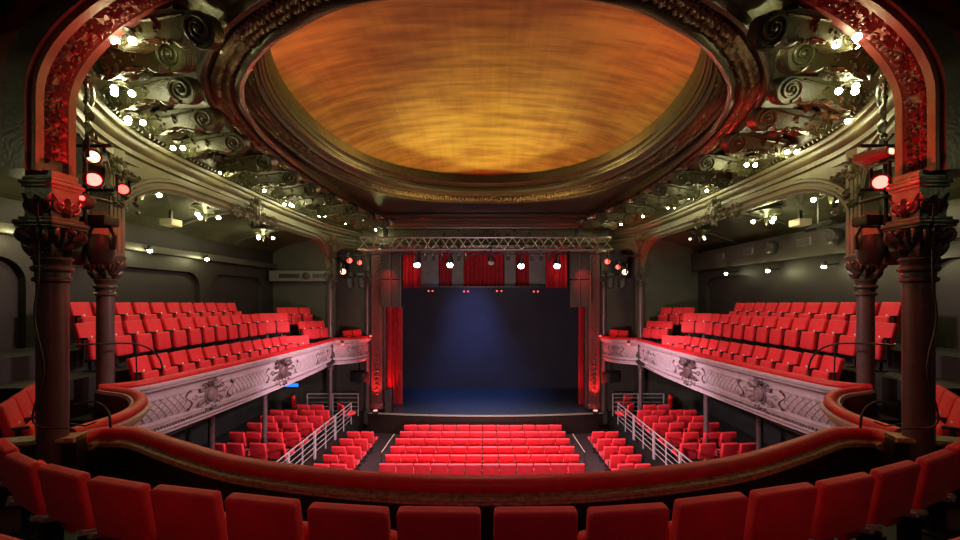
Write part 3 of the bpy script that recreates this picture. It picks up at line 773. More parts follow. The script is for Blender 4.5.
def parapet(pts, side, label, fascia_mat, rel_mats, carts=(), back=True, rail_r=.075, lattice=True, n=8, thin=False):
    P = Path(catmull([V(p) for p in pts], n), side)
    mid = P.pt(P.len / 2, 0, -.5)
    t = empty('gallery_parapet', mid, 0, label, 'balcony front'); t['kind'] = 'thing'
    m = MB(); sweep(m, P, circ(rail_r, 16, 0, -.06, .85) if not thin else circ(.078, 18, -.0, -.075, .85), .12, True); rel(m, t).obj('handrail', 'rail_red', t, 60)
    prof = FPROF if not thin else FPROF[1:-2] + [(-.05, -1.05), (-.05, -.08)]
    m = MB(); sweep(m, P, prof, .15, True); rel(m, t).obj('fascia', fascia_mat, t, 35)
    if not thin:
        m = MB(); sweep(m, P, [(-.06, -.09), (-.12, -.09), (-.13, -.9), (-.10, -.9), (-.095, -.12)], .2, True); rel(m, t).obj('inner_panel', 'parapet_black', t, 30)
    if lattice:
        m = MB(); sp = .14; k = -.4
        while k < P.len:
            for sg in (1, -1):
                line = []
                for q in range(7):
                    v = q / 6; u = k + (v if sg > 0 else 1 - v) * .35
                    if .05 < u < P.len - .05 and not any(abs(u - cu) < cw for cu, cw, _, _ in carts):
                        o, z = panel_o(v); line.append(P.pt(u, o + .004, z))
                if len(line) > 2: m.tube(line, .0095, 4)
            k += sp
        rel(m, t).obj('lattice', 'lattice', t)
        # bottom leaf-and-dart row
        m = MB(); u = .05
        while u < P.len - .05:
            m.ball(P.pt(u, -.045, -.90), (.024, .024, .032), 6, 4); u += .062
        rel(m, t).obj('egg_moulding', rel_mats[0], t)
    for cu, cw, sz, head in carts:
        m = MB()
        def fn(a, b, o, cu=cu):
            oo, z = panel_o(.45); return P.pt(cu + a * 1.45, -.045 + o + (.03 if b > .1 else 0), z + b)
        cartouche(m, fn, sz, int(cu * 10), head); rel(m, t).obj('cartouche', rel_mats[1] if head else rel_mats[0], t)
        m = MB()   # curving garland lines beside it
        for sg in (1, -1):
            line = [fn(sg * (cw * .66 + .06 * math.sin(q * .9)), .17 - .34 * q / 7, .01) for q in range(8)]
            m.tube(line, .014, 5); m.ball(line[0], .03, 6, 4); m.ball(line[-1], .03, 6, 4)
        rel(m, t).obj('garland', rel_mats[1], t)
    return t, P
PAR = {}
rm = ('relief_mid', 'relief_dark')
t, PC = parapet([(-4.24, 4.18, E - 1.41), (-4.2, 4.36, E - 1.41), (-3.85, 4.36, E - 1.41), (-3.5, 4.2, E - 1.41), (-3, 3.93, E - 1.41), (-2.14, 3.56, E - 1.425), (-1, 3.28, E - 1.425), (0, 3.2, E - 1.425), (1, 3.28, E - 1.425), (2.14, 3.56, E - 1.425), (3, 3.93, E - 1.41), (3.5, 4.2, E - 1.41), (3.85, 4.36, E - 1.41), (4.2, 4.36, E - 1.41), (4.24, 4.18, E - 1.41)],
             -1, 'curved parapet with red padded rail in front of the nearest seat row', 'fascia', rm, (), lattice=False, thin=True, rail_r=.088)
m = MB(); sweep(m, PC, [(-.05, -.115), (-.085, -.13), (-.115, -.135), (-.12, -.155), (-.10, -.17), (-.105, -.19), (-.09, -.205), (-.05, -.205)], .12, True, .02, PC.len - .02)
rel(m, t).obj('ledge_trim', 'worn_gold', t, 30)
m = MB(); sweep(m, PC, [(-.052, -.19), (-.08, -.2), (-.09, -1.0), (-.052, -1.0)], .12, True, .0, PC.len - .001); rel(m, t).obj('inner_panel', 'parapet_black', t, 30)
for s, nm in ((-1, 'left'), (1, 'right')):
    # low wall from the near column out to the side of the circle
    P = Path(catmull([V((s * x, y, E - 1.42)) for x, y in ((4.15, 4.12), (4.6, 4.0), (5.2, 3.8), (6.2, 3.4), (7.4, 3.0))], 6), -s)
    t = empty('corner_wall', P.pt(P.len / 2, 0, -.3), 0, 'low black wall with worn gilt ledge behind the nearest seats, outside the %s column' % nm, 'low wall'); t['kind'] = 'thing'
    m = MB(); sweep(m, P, [(.05, 0), (-.09, 0), (-.09, -.75), (.05, -.75)], .2, True); rel(m, t).obj('panel', 'parapet_black', t, 30)
    m = MB(); sweep(m, P, [(.07, 0.01), (-.12, .01), (-.13, -.02), (-.12, -.04), (.07, -.04)], .2, True); rel(m, t).obj('ledge', 'worn_gold', t, 30)
    hr = lambda y: E - 1.36 - .0225 * (y - 6.3)
    parapet([(s * x, y, E - 1.38) for x, y in ((4.36, 4.2), (4.36, 4.75), (4.56, 5.25), (4.85, 5.62), (5.25, 5.95), (5.75, 6.15), (5.95, 6.25))], -s,
            'short swelling corner parapet with red rail between the first two %s columns' % nm, 'fascia', rm, (), n=8)
    parapet([(s * x, y, hr(y)) for x, y in ((6.0, 6.22), (5.72, 6.42), (5.6, 6.9), (5.55, 8.5), (5.55, 10.5), (5.6, 12.5), (5.72, 14.2), (5.82, 15.2))], -s,
            'long ornate pink-lit parapet with red rail fronting the %s side gallery' % nm, 'fascia', rm,
            ((2.1, .62, .29, False), (5.0, .85, .38, True), (8.0, .55, .25, False)))
    parapet([(s * x, y, E - 1.56 - .04 * (y - 15.3)) for x, y in ((5.82, 15.3), (5.5, 15.5), (5.2, 15.85), (4.98, 16.35), (4.92, 16.95))], -s,
            'small bowed parapet of the stage box on the %s' % nm, 'fascia', rm, ((.95, .35, .22, False),))
# hoop rails standing on the red handrails
for s, nm in ((-1, 'left'), (1, 'right')):
    t = empty('hoop_rail', (s * 5.62, 6.95, E - 1.3), 0, 'thin black hoop rail at the near end of the %s gallery rail' % nm, 'hoop rail', 'black hoop rails')
    m = MB(); pts = [(0, 0, -.05), (0, 0, .1), (.02, -.06, .28), (.05, -.22, .44), (.1, -.45, .54), (.17, -.75, .58), (.38, -1.1, .60)]
    m.tube(catmull([V((s * a, b, c)) for a, b, c in pts], 5), .014, 8); m.obj('hoop', 'black_metal', t)
    m = MB(); m.tube([(s * .07, -.42, -.05), (s * .09, -.42, .53)], .01, 6); m.obj('upright', 'black_metal', t)
    t = empty('hoop_rail', (s * 4.2, 4.25, E - 1.35), 0, 'small black hoop fixed to the red rail by the nearest %s column' % nm, 'hoop rail', 'black hoop rails')
    m = MB(); pts = [(.12, -.05, .22), (.0, .0, .24), (-.1, .02, .2), (-.17, .03, .1), (-.19, .03, -.05)]
    m.tube(catmull([V((s * a, b, c)) for a, b, c in pts], 5), .012, 8); m.obj('hoop', 'black_metal', t)
    m = MB(); m.tube([(s * .18, -.05, .02), (s * .05, 0.0, -.02), (s * -.05, .02, .02)], .008, 6); m.obj('cable', 'black_metal', t)
    # loose cable down the near column
    m = MB(); m.tube(catmull([H(s * 4.3, 3.84, .9), H(s * 4.28, 3.83, .2), H(s * 4.32, 3.83, -.2), H(s * 4.24, 3.84, -.7), H(s * 4.33, 3.83, -1.2), H(s * 4.1, 3.95, -1.3)], 6), .008, 6)
    tag(m.obj('cable', 'black_metal'), 'black cable hanging down the nearest column on the %s' % nm, 'cable')

# ------------------------------------------------------------------ seats
def Rx(a): return MX.Rotation(a, 3, 'X')
def make_seat(kind):
    """origin on the floor under the top of the backrest; +y is the way the sitter faces"""
    t = empty('theatre_seat')
    w = .49
    bt = .085 if kind == 'circle' else .085
    bh = .40 if kind == 'circle' else .46
    tilt = Rx({'gallery': .26, 'circle': .16, 'stalls': .2}[kind])
    m = MB(); 
    # backrest: padded slab leaning back
    m.pad((0, .04 if kind == 'circle' else .075, (.835 if kind == 'circle' else .85) - bh / 2), (w - .015, bt, bh), tilt, .024 if kind == 'circle' else .022, 4 if kind == 'circle' else 3); back = m.obj('backrest', 'seat_red', t, 50)
    m = MB()
    if kind == 'stalls': m.pad((0, .36, .44), (w - .05, .42, .10), Rx(.1), .035, 3)
    else: m.pad((0, .235, .395), (w - .05, .10, .37), Rx(.12), .035, 3)
    m.obj('seat', 'seat_red', t, 50)
    m = MB()
    m.box((0, .16, .20), (.34, .04, .05)); m.box((0, .13, .15), (.07, .05, .3)); m.box((0, .17, .012), (.2, .22, .024), bev=.006)
    m.obj('pedestal', 'black_metal', t, 30)
    if kind == 'gallery':
        m = MB(); m.cyl((0, .125, .60), (0, .137, .597), .02, 10); m.obj('number_plate', 'plate_white', back)
    for sg in (-1, 1):
        if kind != 'circle':
            m = MB(); m.pad((sg * .248, .19, .585), (.028, .13, .04), None, .01, 2); m.box((sg * .248, .17, .42), (.012, .05, .33)); m.obj('armrest', 'black_plastic', t, 40)
        else:
            m = MB(); m.box((sg * .232, .055, .425), (.045, .13, .03), Rx(-.35)); m.obj('bracket', 'bracket', t, 30)
    if kind == 'circle':
        m = MB(); m.box((0, .17, .38), (.52, .05, .05), None, .01); m.box((0, .2, .19), (.06, .06, .36)); m.obj('support_rail', 'worn_gold' if 0 else 'black_metal', t, 30)
    return t
PROTO = {k: make_seat(k) for k in ('circle', 'gallery', 'stalls')}
for k, p in PROTO.items(): KIDS[p.name] = [c for c in bpy.data.objects if c.parent == p]
USED = set()
def seat(kind, x, y, z, ang, label, group, sx=1.0):
    p = PROTO[kind]
    if kind in USED: r = copy_tree(p, label, group, (x, y, z), ang, (sx, 1, 1)); r['category'] = 'theatre seat'; return r
    USED.add(kind); p.location = (x, y, z); p.rotation_euler = (0, 0, ang); p.scale = (sx, 1, 1); tag(p, label, 'theatre seat', group); return p
# nearest row: backs towards the camera
FR = [(-3.96, 3.28), (-3.47, 2.98), (-2.95, 2.78), (-2.40, 2.60), (-1.88, 2.49), (-1.34, 2.385), (-.79, 2.285), (-.265, 2.26), (.285, 2.26), (.82, 2.28), (1.36, 2.39), (1.885, 2.51), (2.40, 2.65), (2.93, 2.84), (3.46, 3.05), (3.95, 3.3)]
for i, (x, y) in enumerate(FR):
    a = FR[max(0, i - 1)]; b = FR[min(len(FR) - 1, i + 1)]; an = math.atan2(b[1] - a[1], b[0] - a[0])
    n = i if x < 0 else len(FR) - 1 - i
    side = 'left' if x < 0 else 'right'; k = (7 - n)
    lab = 'red seat back in the nearest curved row, %s to the %s of centre' % (ORD[k + 1], side)
    seat('circle', x, y, E - 1.187 - .85, an, lab, 'nearest row of seats in the circle', 1.0)
for s, nm in ((-1, 'left'), (1, 'right')):
    for i, x in enumerate((1.50, 2.02, 2.52)):
        y = 1.40 + .06 * x * x
        seat('circle', s * x, y, E - .99 - .85, math.atan(s * .15 * x), 'red seat top in the bottom %s corner, %s from the middle' % (nm, ORD[i + 1]), 'second row of seats in the circle')
    # corner seats outside the near column
    for i in range(4):
        x = 5.33 + .29 * i; y = 4.4 + .37 * i
        seat('gallery', s * x, y, E - 1.16 - .85, s * .9, 'red seat in the %s corner block behind the thick column, %s one' % (nm, ORD[i + 1]), 'seats in the corners by the thick columns', .92)
    # side gallery rows, facing the centre
    fx = .0 if s < 0 else 0.0
    R1 = lambda y: E - 1.07 - .026 * (y - 7.3) - .85
    R2 = lambda y: E - .46 - .012 * (y - 8.2) - .85
    R3 = lambda y: E - .12 - .018 * (y - 9) - .85
    a0 = s * (PI / 2 - .12)
    off = 0 if s < 0 else .0
    for i in range(12):
        y = 6.95 + .465 * i + .22
        if y > 12.4: break
        seat('gallery', s * 6.27, y, R1(y), a0, 'red seat, front row of the %s gallery, %s from near end' % (nm, ORD[i + 1]), 'front row of the %s gallery' % nm, .90)
    for i in range(12):
        y = 6.98 + .465 * i
        seat('gallery', s * 7.02, y, R2(y), a0, 'red seat, middle row of the %s gallery, %s from near end' % (nm, ORD[i + 1]), 'middle row of the %s gallery' % nm, .90)
    for i in range(11):
        y = 7.6 + .455 * i
        seat('gallery', s * 7.77, y, R3(y), a0, 'red seat, back row of the %s gallery, %s from near end' % (nm, ORD[i + 1]), 'back row of the %s gallery' % nm, .88)
    g = 'angled seats at the stage end of the %s gallery' % nm
    for i, (x, y, h, an, w) in enumerate((
            (6.28, 12.75, -1.24, .8, 'front row pair, nearer one'), (6.05, 13.15, -1.26, .8, 'front row pair, farther one'),
            (7.02, 12.80, -.52, .8, 'middle row pair, nearer'), (6.80, 13.25, -.53, .8, 'middle row pair, farther one'),
            (6.52, 14.2, -.86, .95, 'low corner trio, outer one'), (6.42, 14.65, -.88, .95, 'low corner trio, middle one'), (6.30, 15.1, -.9, .95, 'low corner trio, inner one'),
            (7.45, 14.6, -.38, .8, 'high corner trio, outer one'), (7.25, 15.0, -.39, .8, 'high corner trio, middle one'), (7.0, 15.4, -.4, .8, 'high corner trio, inner one'))):
        seat('gallery', s * x, y, E + h - .85, s * (PI - an - .3 if i > 3 else PI - an), 'red seat by the far wall of the %s gallery, %s' % (nm, w), g, .92)
    # plinths under the far seats
    for x0, y0, x1, y1, h in ((6.9, 14.2, 7.9, 15.9, -1.24), ):
        m = MB(); m.box((s * (x0 + x1) / 2, (y0 + y1) / 2, E + h - .09), (x1 - x0, y1 - y0, .18)); struct(m.obj('floor_far_step_' + nm, 'floor_black', smooth=0))
    for i, (x, y) in enumerate(((5.62, 16.2), (5.38, 16.62))):
        seat('gallery', s * x, y, E - 2.2, s * (PI / 2 + .5), 'red seat inside the small stage box on the %s, %s one' % (nm, ('nearer', 'farther')[i]), 'seats in the stage boxes', .92)
# centre stalls: six rows of twelve, backs towards the camera
RY = [15.2, 14.47, 13.74, 13.02, 12.33, 11.66]
for r, y in enumerate(RY):
    for i in range(12):
        x = -.1 + (i - 5.5) * .503
        yy = y + .012 * (x * x) * .25
        seat('stalls', x, yy, 0, -.012 * x, 'red centre stalls seat, %s row from the stage, %s from the left' % (ORD[r + 1], ORD[i + 1]), 'centre stalls seats', 1.0)
for s, nm in ((-1, 'left'), (1, 'right')):
    dx = 0 if s < 0 else -.2
    for r, y in enumerate(RY[1:]):
        for i in range(2):
            x = 4.3 + .5 * i + dx
            seat('stalls', s * x, y, 0, s * .10, 'red seat, narrow %s stalls block, %s row from stage, %s' % (nm, ORD[r + 1], ('aisle side', 'rail side')[i]), 'narrow side stalls seats')
    # raised side stalls
    RS = [15.0, 14.3, 13.6, 12.85, 11.95, 11.05]
    for r, y in enumerate(RS):
        xs = [5.8, 6.32, 6.95, 7.45]
        if r == 0: xs = [6.33, 6.86]
        if r == 1: xs = [5.85, 6.37, 7.0, 7.5]
        for i, x in enumerate(xs):
            seat('stalls', s * (x - (.16 if s > 0 else 0)), y, .83, s * .12, 'red seat, raised %s stalls, %s row from stage, %s from railing' % (nm, ORD[r + 1], ORD[i + 1]), 'raised side stalls seats', 1.03)
    seat('stalls', s * 5.52, 15.1, .83, s * .8, 'single red seat beside the far end of the %s steel railing' % nm, 'single turned seats by the railings')
    seat('stalls', s * 5.95, 16.6, .83, s * .5, 'red seat behind the far steel railing on the %s' % nm, 'single turned seats by the railings') if s > 0 else None

# ------------------------------------------------------------------ steel railings of the raised stalls
for s, nm in ((-1, 'left'), (1, 'right')):
    x = s * 5.17 if s < 0 else 5.1
    t = empty('steel_railing', (x, 12.8, .83), 0, 'long sloping-looking steel railing along the raised %s stalls' % nm, 'railing', 'steel railings')
    m = MB(); m.tube([(0, -4.0, .82), (0, 2.6, .82)], .02, 8); m.obj('handrail', 'rail_steel', t)
    for h in (.2, .36, .52, .68):
        m = MB(); m.tube([(0, -4.0, h), (0, 2.6, h)], .011, 6); m.obj('bar', 'rail_steel', t)
    for k in range(9):
        y = 2.6 - k * .82
        m = MB()
        if k in (2, 4, 6, 8): m.box((0, y, .41), (.05, .08, .84))
        else: m.box((0, y, .41), (.03, .03, .82))
        m.obj('post', 'rail_steel', t, 30)
    t = empty('steel_railing', (s * 6.3, 16.5, .83), 0, 'low steel railing across the far end of the raised %s stalls' % nm, 'railing', 'steel railings')
    m = MB(); m.tube([(-1.05, 0, .9), (1.05, 0, .9)], .02, 8); m.obj('handrail', 'rail_steel', t)
    for h in (.2, .38, .56, .74):
        m = MB(); m.tube([(-1.05, 0, h), (1.05, 0, h)], .011, 6); m.obj('bar', 'rail_steel', t)
    for k in (-1.05, 0, 1.05):
        m = MB(); m.box((k, 0, .45), (.035, .035, .92)); m.obj('post', 'rail_steel', t, 30)
    # thin handrail on the aisle step
    t = empty('step_handrail', (s * (3.3 + (0 if s < 0 else -.15)), 13.9, 0), 0, 'thin pale handrail beside the first stalls rows on the %s aisle' % nm, 'handrail', 'aisle handrails')
    m = MB(); m.tube([(s * .12, -.75, .62), (0, .55, .78)], .014, 6); m.obj('bar', 'bracket', t)
    m = MB(); m.tube([(s * .12, -.75, 0), (s * .12, -.75, .62)], .012, 6); m.obj('post', 'black_metal', t)
    m = MB(); m.tube([(0, .55, 0), (0, .55, .78)], .012, 6); m.obj('post', 'black_metal', t)
    # fire extinguisher on the far stalls wall
    ex = (-8.2, 17.1) if s < 0 else (7.9, 17.1)
    t = empty('fire_extinguisher', (ex[0], ex[1], .83), 0, 'small red fire extinguisher on the dark wall under the %s gallery' % nm, 'fire extinguisher', 'fire extinguishers')
    t.location.z = E - 4.7
    m = MB(); m.lathe([(.09, 0), (.11, .03), (.11, .42), (.07, .5), (.03, .53)], n=14); m.obj('cylinder', 'ext_red', t)
    m = MB(); m.box((0, 0, .56), (.05, .12, .05)); m.tube([(0, -.05, .56), (.12, -.05, .5), (.13, -.03, .25)], .012, 6); m.obj('valve', 'black_metal', t)
t = empty('exit_sign', H(-8.35, 17.25, -3.8), 0, 'small lit blue exit sign under the left gallery', 'sign')
m = MB(); m.box((0, .04, 0), (.62, .08, .2), bev=.01); m.obj('housing', 'black_metal', t, 30)
m = MB(); m.box((0, -.006, 0), (.56, .01, .14)); m.obj('lit_face', 'exit_blue', t, 0)
for s, nm, y in ((-1, 'left', 8.9), (1, 'right', 9.0)):
    t = empty('exit_sign', H(s * 8.38, y - .1, .72 if s < 0 else .98), 0, 'small lit green exit sign on the %s gallery wall' % nm, 'sign')
    m = MB(); m.box((0, 0, 0), (.1, .42, .16), bev=.01); m.obj('housing', 'black_metal', t, 30)
    m = MB(); m.box((-s * .055, 0, 0), (.01, .36, .1)); m.obj('lit_face', 'exit_green', t, 0)

# ------------------------------------------------------------------ stage
m = MB(); pts = []
n = 24; rows = []
for i in range(n + 1):
    x = -4.9 + 9.8 * i / n; yf = 17.0 - .45 * (1 - (x / 4.9) ** 2)
    rows.append([(x, yf, 0), (x, yf, E - 4.9), (x, 24, E - 4.9), (x, 24, 0)])
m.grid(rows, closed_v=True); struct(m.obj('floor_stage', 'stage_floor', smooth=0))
t = empty('stage_apron', (0, 16.5, 0), 0, 'curved dark wooden front of the stage with pale top edge', 'stage front')
m = MB(); rows = []
for i in range(n + 1):
    x = -4.95 + 9.9 * i / n; yf = 16.93 - .45 * (1 - (x / 4.95) ** 2); rows.append([(x, yf - 16.5, .01), (x, yf - 16.5, E - 4.93), (x, yf + .06 - 16.5, E - 4.93), (x, yf + .06 - 16.5, .01)])
m.grid(rows, closed_v=True); m.obj('facing', 'apron_wood', t, 30)
m = MB(); rows = []
for i in range(n + 1):
    x = -4.95 + 9.9 * i / n; yf = 16.9 - .45 * (1 - (x / 4.95) ** 2); z = E - 4.93; rows.append([(x, yf - 16.5, z), (x, yf - 16.5, z + .045), (x, yf + .1 - 16.5, z + .045), (x, yf + .1 - 16.5, z)])
m.grid(rows, closed_v=True); m.obj('edge_strip', 'bracket', t, 30)
for s, nm in ((-1, 'left'), (1, 'right')):
    m = MB(); m.box((s * 5.3, 20.7, 4.5), (.2, 6.8, 9)); struct(m.obj('wall_stage_' + nm, 'wall_black', smooth=0)) if 0 else None
    m = MB(); m.box((s * 7.5, 21, 5), (.2, 7, 10)); struct(m.obj('wall_stage_' + nm, 'wall_black', smooth=0))
    m = MB(); m.box((s * 6.5, 19.5, .4), (3.2, 5.5, .82)); 
m = MB(); m.box((0, 24.1, 5), (15.2, .2, 10)); struct(m.obj('wall_stage_back', 'wall_black', smooth=0))
m = MB(); m.box((0, 21, 10.1), (15.2, 8, .2)); struct(m.obj('ceiling_stage', 'wall_black', smooth=0))
# flat black screen at the back with a few tiny red lamps along its top
t = empty('black_backdrop', (0, 21.5, E - 4.9), 0, 'huge flat black backdrop screen filling the rear of the stage', 'backdrop screen'); t['kind'] = 'thing'
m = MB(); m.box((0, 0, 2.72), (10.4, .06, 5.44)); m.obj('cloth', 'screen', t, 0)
m = MB(); m.box((0, -.02, 5.44), (10.4, .1, .06)); m.obj('top_batten', 'black_metal', t, 0)
for k, (px, py) in enumerate(((428.5, 291), (432.5, 291), (464, 291.5), (468, 291.5), (497, 291), (501.5, 291), (534, 291.5), (538, 291.5))):
    x = (px - 485.5) * 21.4 / 400; h = (297 - py) * 21.4 / 400
    t = empty('tiny_red_lamp', H(x, 21.44, h), 0, 'tiny red lamp under the top edge of the black backdrop, %s from the left' % ORD[k + 1], 'lamp', 'tiny red lamps on the backdrop')
    m = MB(); m.box((0, .0, 0), (.13, .03, .1), bev=.005); m.obj('housing', 'black_metal', t)
    m = MB(); m.ball((0, -.02, 0), (.045, .02, .045), 8, 5); m.obj('lens', 'red_dot', t)
# curtains and pale flats behind the screen
def drape(name, x0, x1, z0, z1, y, m_, label, cat, fold=.09, nf=None, group=None):
    t = None; mb = MB(); n = nf or max(3, int(abs(x1 - x0) / .16)); N = n * 8; rows = []
    for i in range(N + 1):
        u = i / N; x = x0 + (x1 - x0) * u; d = fold * math.sin(u * n * 2 * PI) + .3 * fold * math.sin(u * n * 4.6 * PI + 1)
        rows.append([(x, y + d * (1 - .25 * k / 4), z0 + (z1 - z0) * k / 4) for k in range(5)] + [(x, y + d + .03, z1), (x, y + d + .03, z0)])
    mb.grid(rows, closed_v=True); return tag(mb.obj(name, m_), label, cat, group)
px2 = lambda p, d: (p - 485.5) * d / 400
drape('stage_curtain', px2(463.5, 22.6), px2(504, 22.6), E + .1, E + 3.0, 22.6, 'curtain_red', 'dark red curtain high behind the backdrop, between the two inner pale flats', 'curtain', .07)
drape('stage_curtain', px2(438, 22.9), px2(452.5, 22.9), E + .1, E + 3.0, 22.9, 'curtain_red', 'narrow dark red curtain strip between the two left pale flats', 'curtain', .05)
drape('stage_curtain', px2(515, 22.9), px2(529.5, 22.9), E + .1, E + 3.0, 22.9, 'curtain_red', 'narrow dark red curtain strip between the two right pale flats', 'curtain', .05)
for k, (a, b, w) in enumerate(((421, 438.5, 'wide one at far left'), (452, 463.5, 'narrow one left of centre'), (504.5, 515.5, 'narrow one right of centre'), (529, 545.5, 'wide one at far right'))):
    m = MB(); m.box(((px2(a, 22.5) + px2(b, 22.5)) / 2, 22.5, E + 1.35), (px2(b, 22.5) - px2(a, 22.5), .06, 2.6), bev=.01)
    tag(m.obj('stage_flat', 'panel_grey'), 'grey hanging flat above the black backdrop, ' + w, 'stage flat', 'grey flats above the backdrop')
for s, nm in ((-1, 'left'), (1, 'right')):
    xa, xb = (401, 420.5) if s < 0 else (546, 567)
    drape('stage_curtain', px2(xa, 20.0), px2(xb, 20.0), E + .45, E + 3.0, 20.0, 'curtain_red', 'brightly lit short red curtain hanging high at the %s of the stage opening' % nm, 'curtain', .09)
    xa, xb = (384, 402.5) if s < 0 else (578.5, 587)
    drape('wing_curtain', px2(xa, 18.2), px2(xb, 18.2), E - 4.88, E + 2.0, 18.2, 'curtain_red', 'tall red curtain hanging to the stage floor at the %s wing' % nm, 'curtain', .07)
    drape('black_drape', s * 4.75, s * 6.4, E - 4.88, E + 3, 19.6, 'wall_black', 'black masking drape in the %s wing' % nm, 'drape', .08)
    # proscenium pilaster with pierced ornament, lit from below
    t = empty('proscenium_pilaster', (s * 4.6, 17.1, E - 4.75), 0, 'tall ornamented pilaster glowing red beside the stage opening on the %s' % nm, 'pilaster'); t['kind'] = 'thing'
    m = MB(); m.box((0, 0, 3.4), (.46, .3, 6.8)); m.box((-.2, -.16, 3.4), (.05, .05, 6.8)); m.box((.2, -.16, 3.4), (.05, .05, 6.8)); m.box((0, -.02, .12), (.54, .38, .24), bev=.02); m.obj('shaft', 'arch_paint', t, 30)
    m = MB(); z = .35
    while z < 6.7:
        def fn(a, b, o, z=z): return V((a, -.15 - o, z + b))
        for sg in (1, -1):
            m.scroll(lambda a, b, o, sg=sg: fn(sg * (a + .075), b, o), .065, 1.1, .016, 1, 5); m.leaf(lambda a, b, o, sg=sg: fn(sg * (a * .7 + b * .7), .08 + b * .7 - a * .5, o), .13, .07, .03, 1)
        m.ball(fn(0, .09, .02), (.035, .03, .035), 7, 5); z += .2
    m.obj('carving', 'arch_paint', t)
    # side panel beside it
    m = MB(); m.box((s * 4.33, 17.35, E - 1.35), (.1, .3, 6.8)); struct(m.obj('trim_reveal_' + nm, 'arch_paint', smooth=0))
# stage monitor cabinets on the floor beside the pilasters
for s, nm, x, w, h in ((-1, 'left', -4.12, .3, 1.0), (1, 'right', 4.55, .3, .9)):
    t = empty('floor_speaker', (x, 17.05 if s < 0 else 17.6, E - 4.9), 0, 'upright black loudspeaker cabinet standing on the stage at the %s edge' % nm, 'loudspeaker')
    m = MB(); m.box((0, 0, h / 2), (w, .3, h), bev=.015); m.obj('cabinet', 'black_plastic', t, 30)
    m = MB(); m.box((0, -.155, h / 2), (w - .04, .012, h - .06)); m.obj('grille', 'speaker_grille', t, 0)
# under the boxes: dark speaker cabinets on brackets
for s, nm in ((-1, 'left'), (1, 'right')):
    t = empty('hung_speaker', H(s * 5.25, 16.75, -3.35), s * .5, 'black speaker box hung under the stage box on the %s' % nm, 'loudspeaker')
    m = MB(); m.box((0, 0, 0), (.62, .4, .42), None, .02); m.obj('cabinet', 'black_plastic', t, 30)
    m = MB(); m.tube([(0, 0, .2), (0, 0, .62)], .02, 6); m.obj('bracket', 'black_metal', t)
# proscenium beam
t = empty('proscenium_beam', H(0, 17.2, 2.6), 0, 'wide olive beam with rosettes and acanthus over the stage opening', 'beam'); t['kind'] = 'thing'
m = MB(); PB = Path([H(-6, 17.0, 3.15), H(6, 17.0, 3.15)], 1)
sweep(m, PB, [(.7, .06), (.7, -.02), (.5, -.04), (.5, -.1), (.34, -.12), (.3, -.18), (.12, -.2), (.1, -.26), (0, -.27), (0, -.84), (.06, -.86), (.08, -.92), (.02, -.95), (0, -1.05), (-.4, -1.05), (-.4, .06)], 2, True); rel(m, t).obj('face', 'olive', t, 30)
m = MB()
for x in (-1.75, 1.9):
    def fn(a, b, o, x=x): return H(x + a, 17.0 - o, 2.6 + b)
    m.scroll(fn, .15, 1.0, .025, 1, 6)
    for k in range(8):
        an = k * PI / 4
        m.leaf(lambda a, b, o, an=an: fn(a * math.cos(an) - b * math.sin(an), a * math.sin(an) + b * math.cos(an), o), .12, .07, .03, 1)
rel(m, t).obj('rosettes', 'olive', t)
m = MB()
for sg in (1, -1):
    def fn(a, b, o, sg=sg): return H(.05 + sg * (a), 17.0 - o, 2.5 + b)
    foliage(m, lambda a, b, o: fn(.1 + b, a * 1.0 + .1 - .1 * b, o), .5, 1.1, 16, .26, 5, .06)
cartouche(m, lambda a, b, o: H(.05 + a, 17.0 - o, 2.55 + b), .22, 4)
rel(m, t).obj('acanthus', 'olive', t)
# flat ceiling strip with red-lit fillets in front of the beam
m = MB(); PB2 = Path([H(-4.3, 15.3, 3.18), H(4.3, 15.3, 3.18)], 1)
sweep(m, PB2, [(0, 0), (0, -.1), (-.05, -.12), (-.1, -.1), (-.1, -.04), (-.9, -.02), (-.95, -.08), (-1.05, -.1), (-1.1, 0)], 2, True); struct(m.obj('trim_ceiling_strip', 'bronze', smooth=0))

# ------------------------------------------------------------------ lights
def light(kind, name, loc, energy, col, size=.05, aim=None, angle=60, blend=.6, sy=None):
    d = bpy.data.lights.new(name, kind); d.energy = energy; d.color = col
    if kind == 'AREA':
        d.size = size
        if sy: d.shape = 'RECTANGLE'; d.size_y = sy
    else: d.shadow_soft_size = size
    if kind == 'SPOT': d.spot_size = math.radians(angle); d.spot_blend = blend
    o = bpy.data.objects.new(name, d); COL.objects.link(o); o.location = loc
    if aim is not None: o.rotation_euler = (V(aim) - V(loc)).to_track_quat('-Z', 'Y').to_euler()
    return o
WARM = (1.0, .95, .42); RED = (1.0, .035, .03)
def bulbs(name, loc, n, label, group, energy, out, lit=True, r=.04, arms=True):
    """little cluster of bulbs on a rosette; out = direction it hangs"""
    t = empty(name, loc, 0, label, 'lamp', group)
    offs = {1: [(0, 0)], 2: [(-.09, 0), (.09, 0)], 3: [(-.11, .04), (.11, .05), (0, -.08)]}[n]
    m = MB(); m.ball((0, 0, .10), (.09, .09, .04), 10, 5); 
    for a, b in offs: m.tube([(0, 0, .09), (a * .6, b * .6, .06), (a, b, .03)], .012, 5); m.lathe([(.02, .0), (.024, .05)], (a, b, 0), 8)
    m.obj('fitting', 'olive', t)
    for a, b in offs:
        m = MB(); m.ball((a, b, -.02), r, 10, 7); m.obj('bulb', 'bulb' if lit else 'bulb_off', t)
    if energy > 0: light('POINT', 'lamp_light', V(loc) + V(out), energy, WARM, .06)
    return t
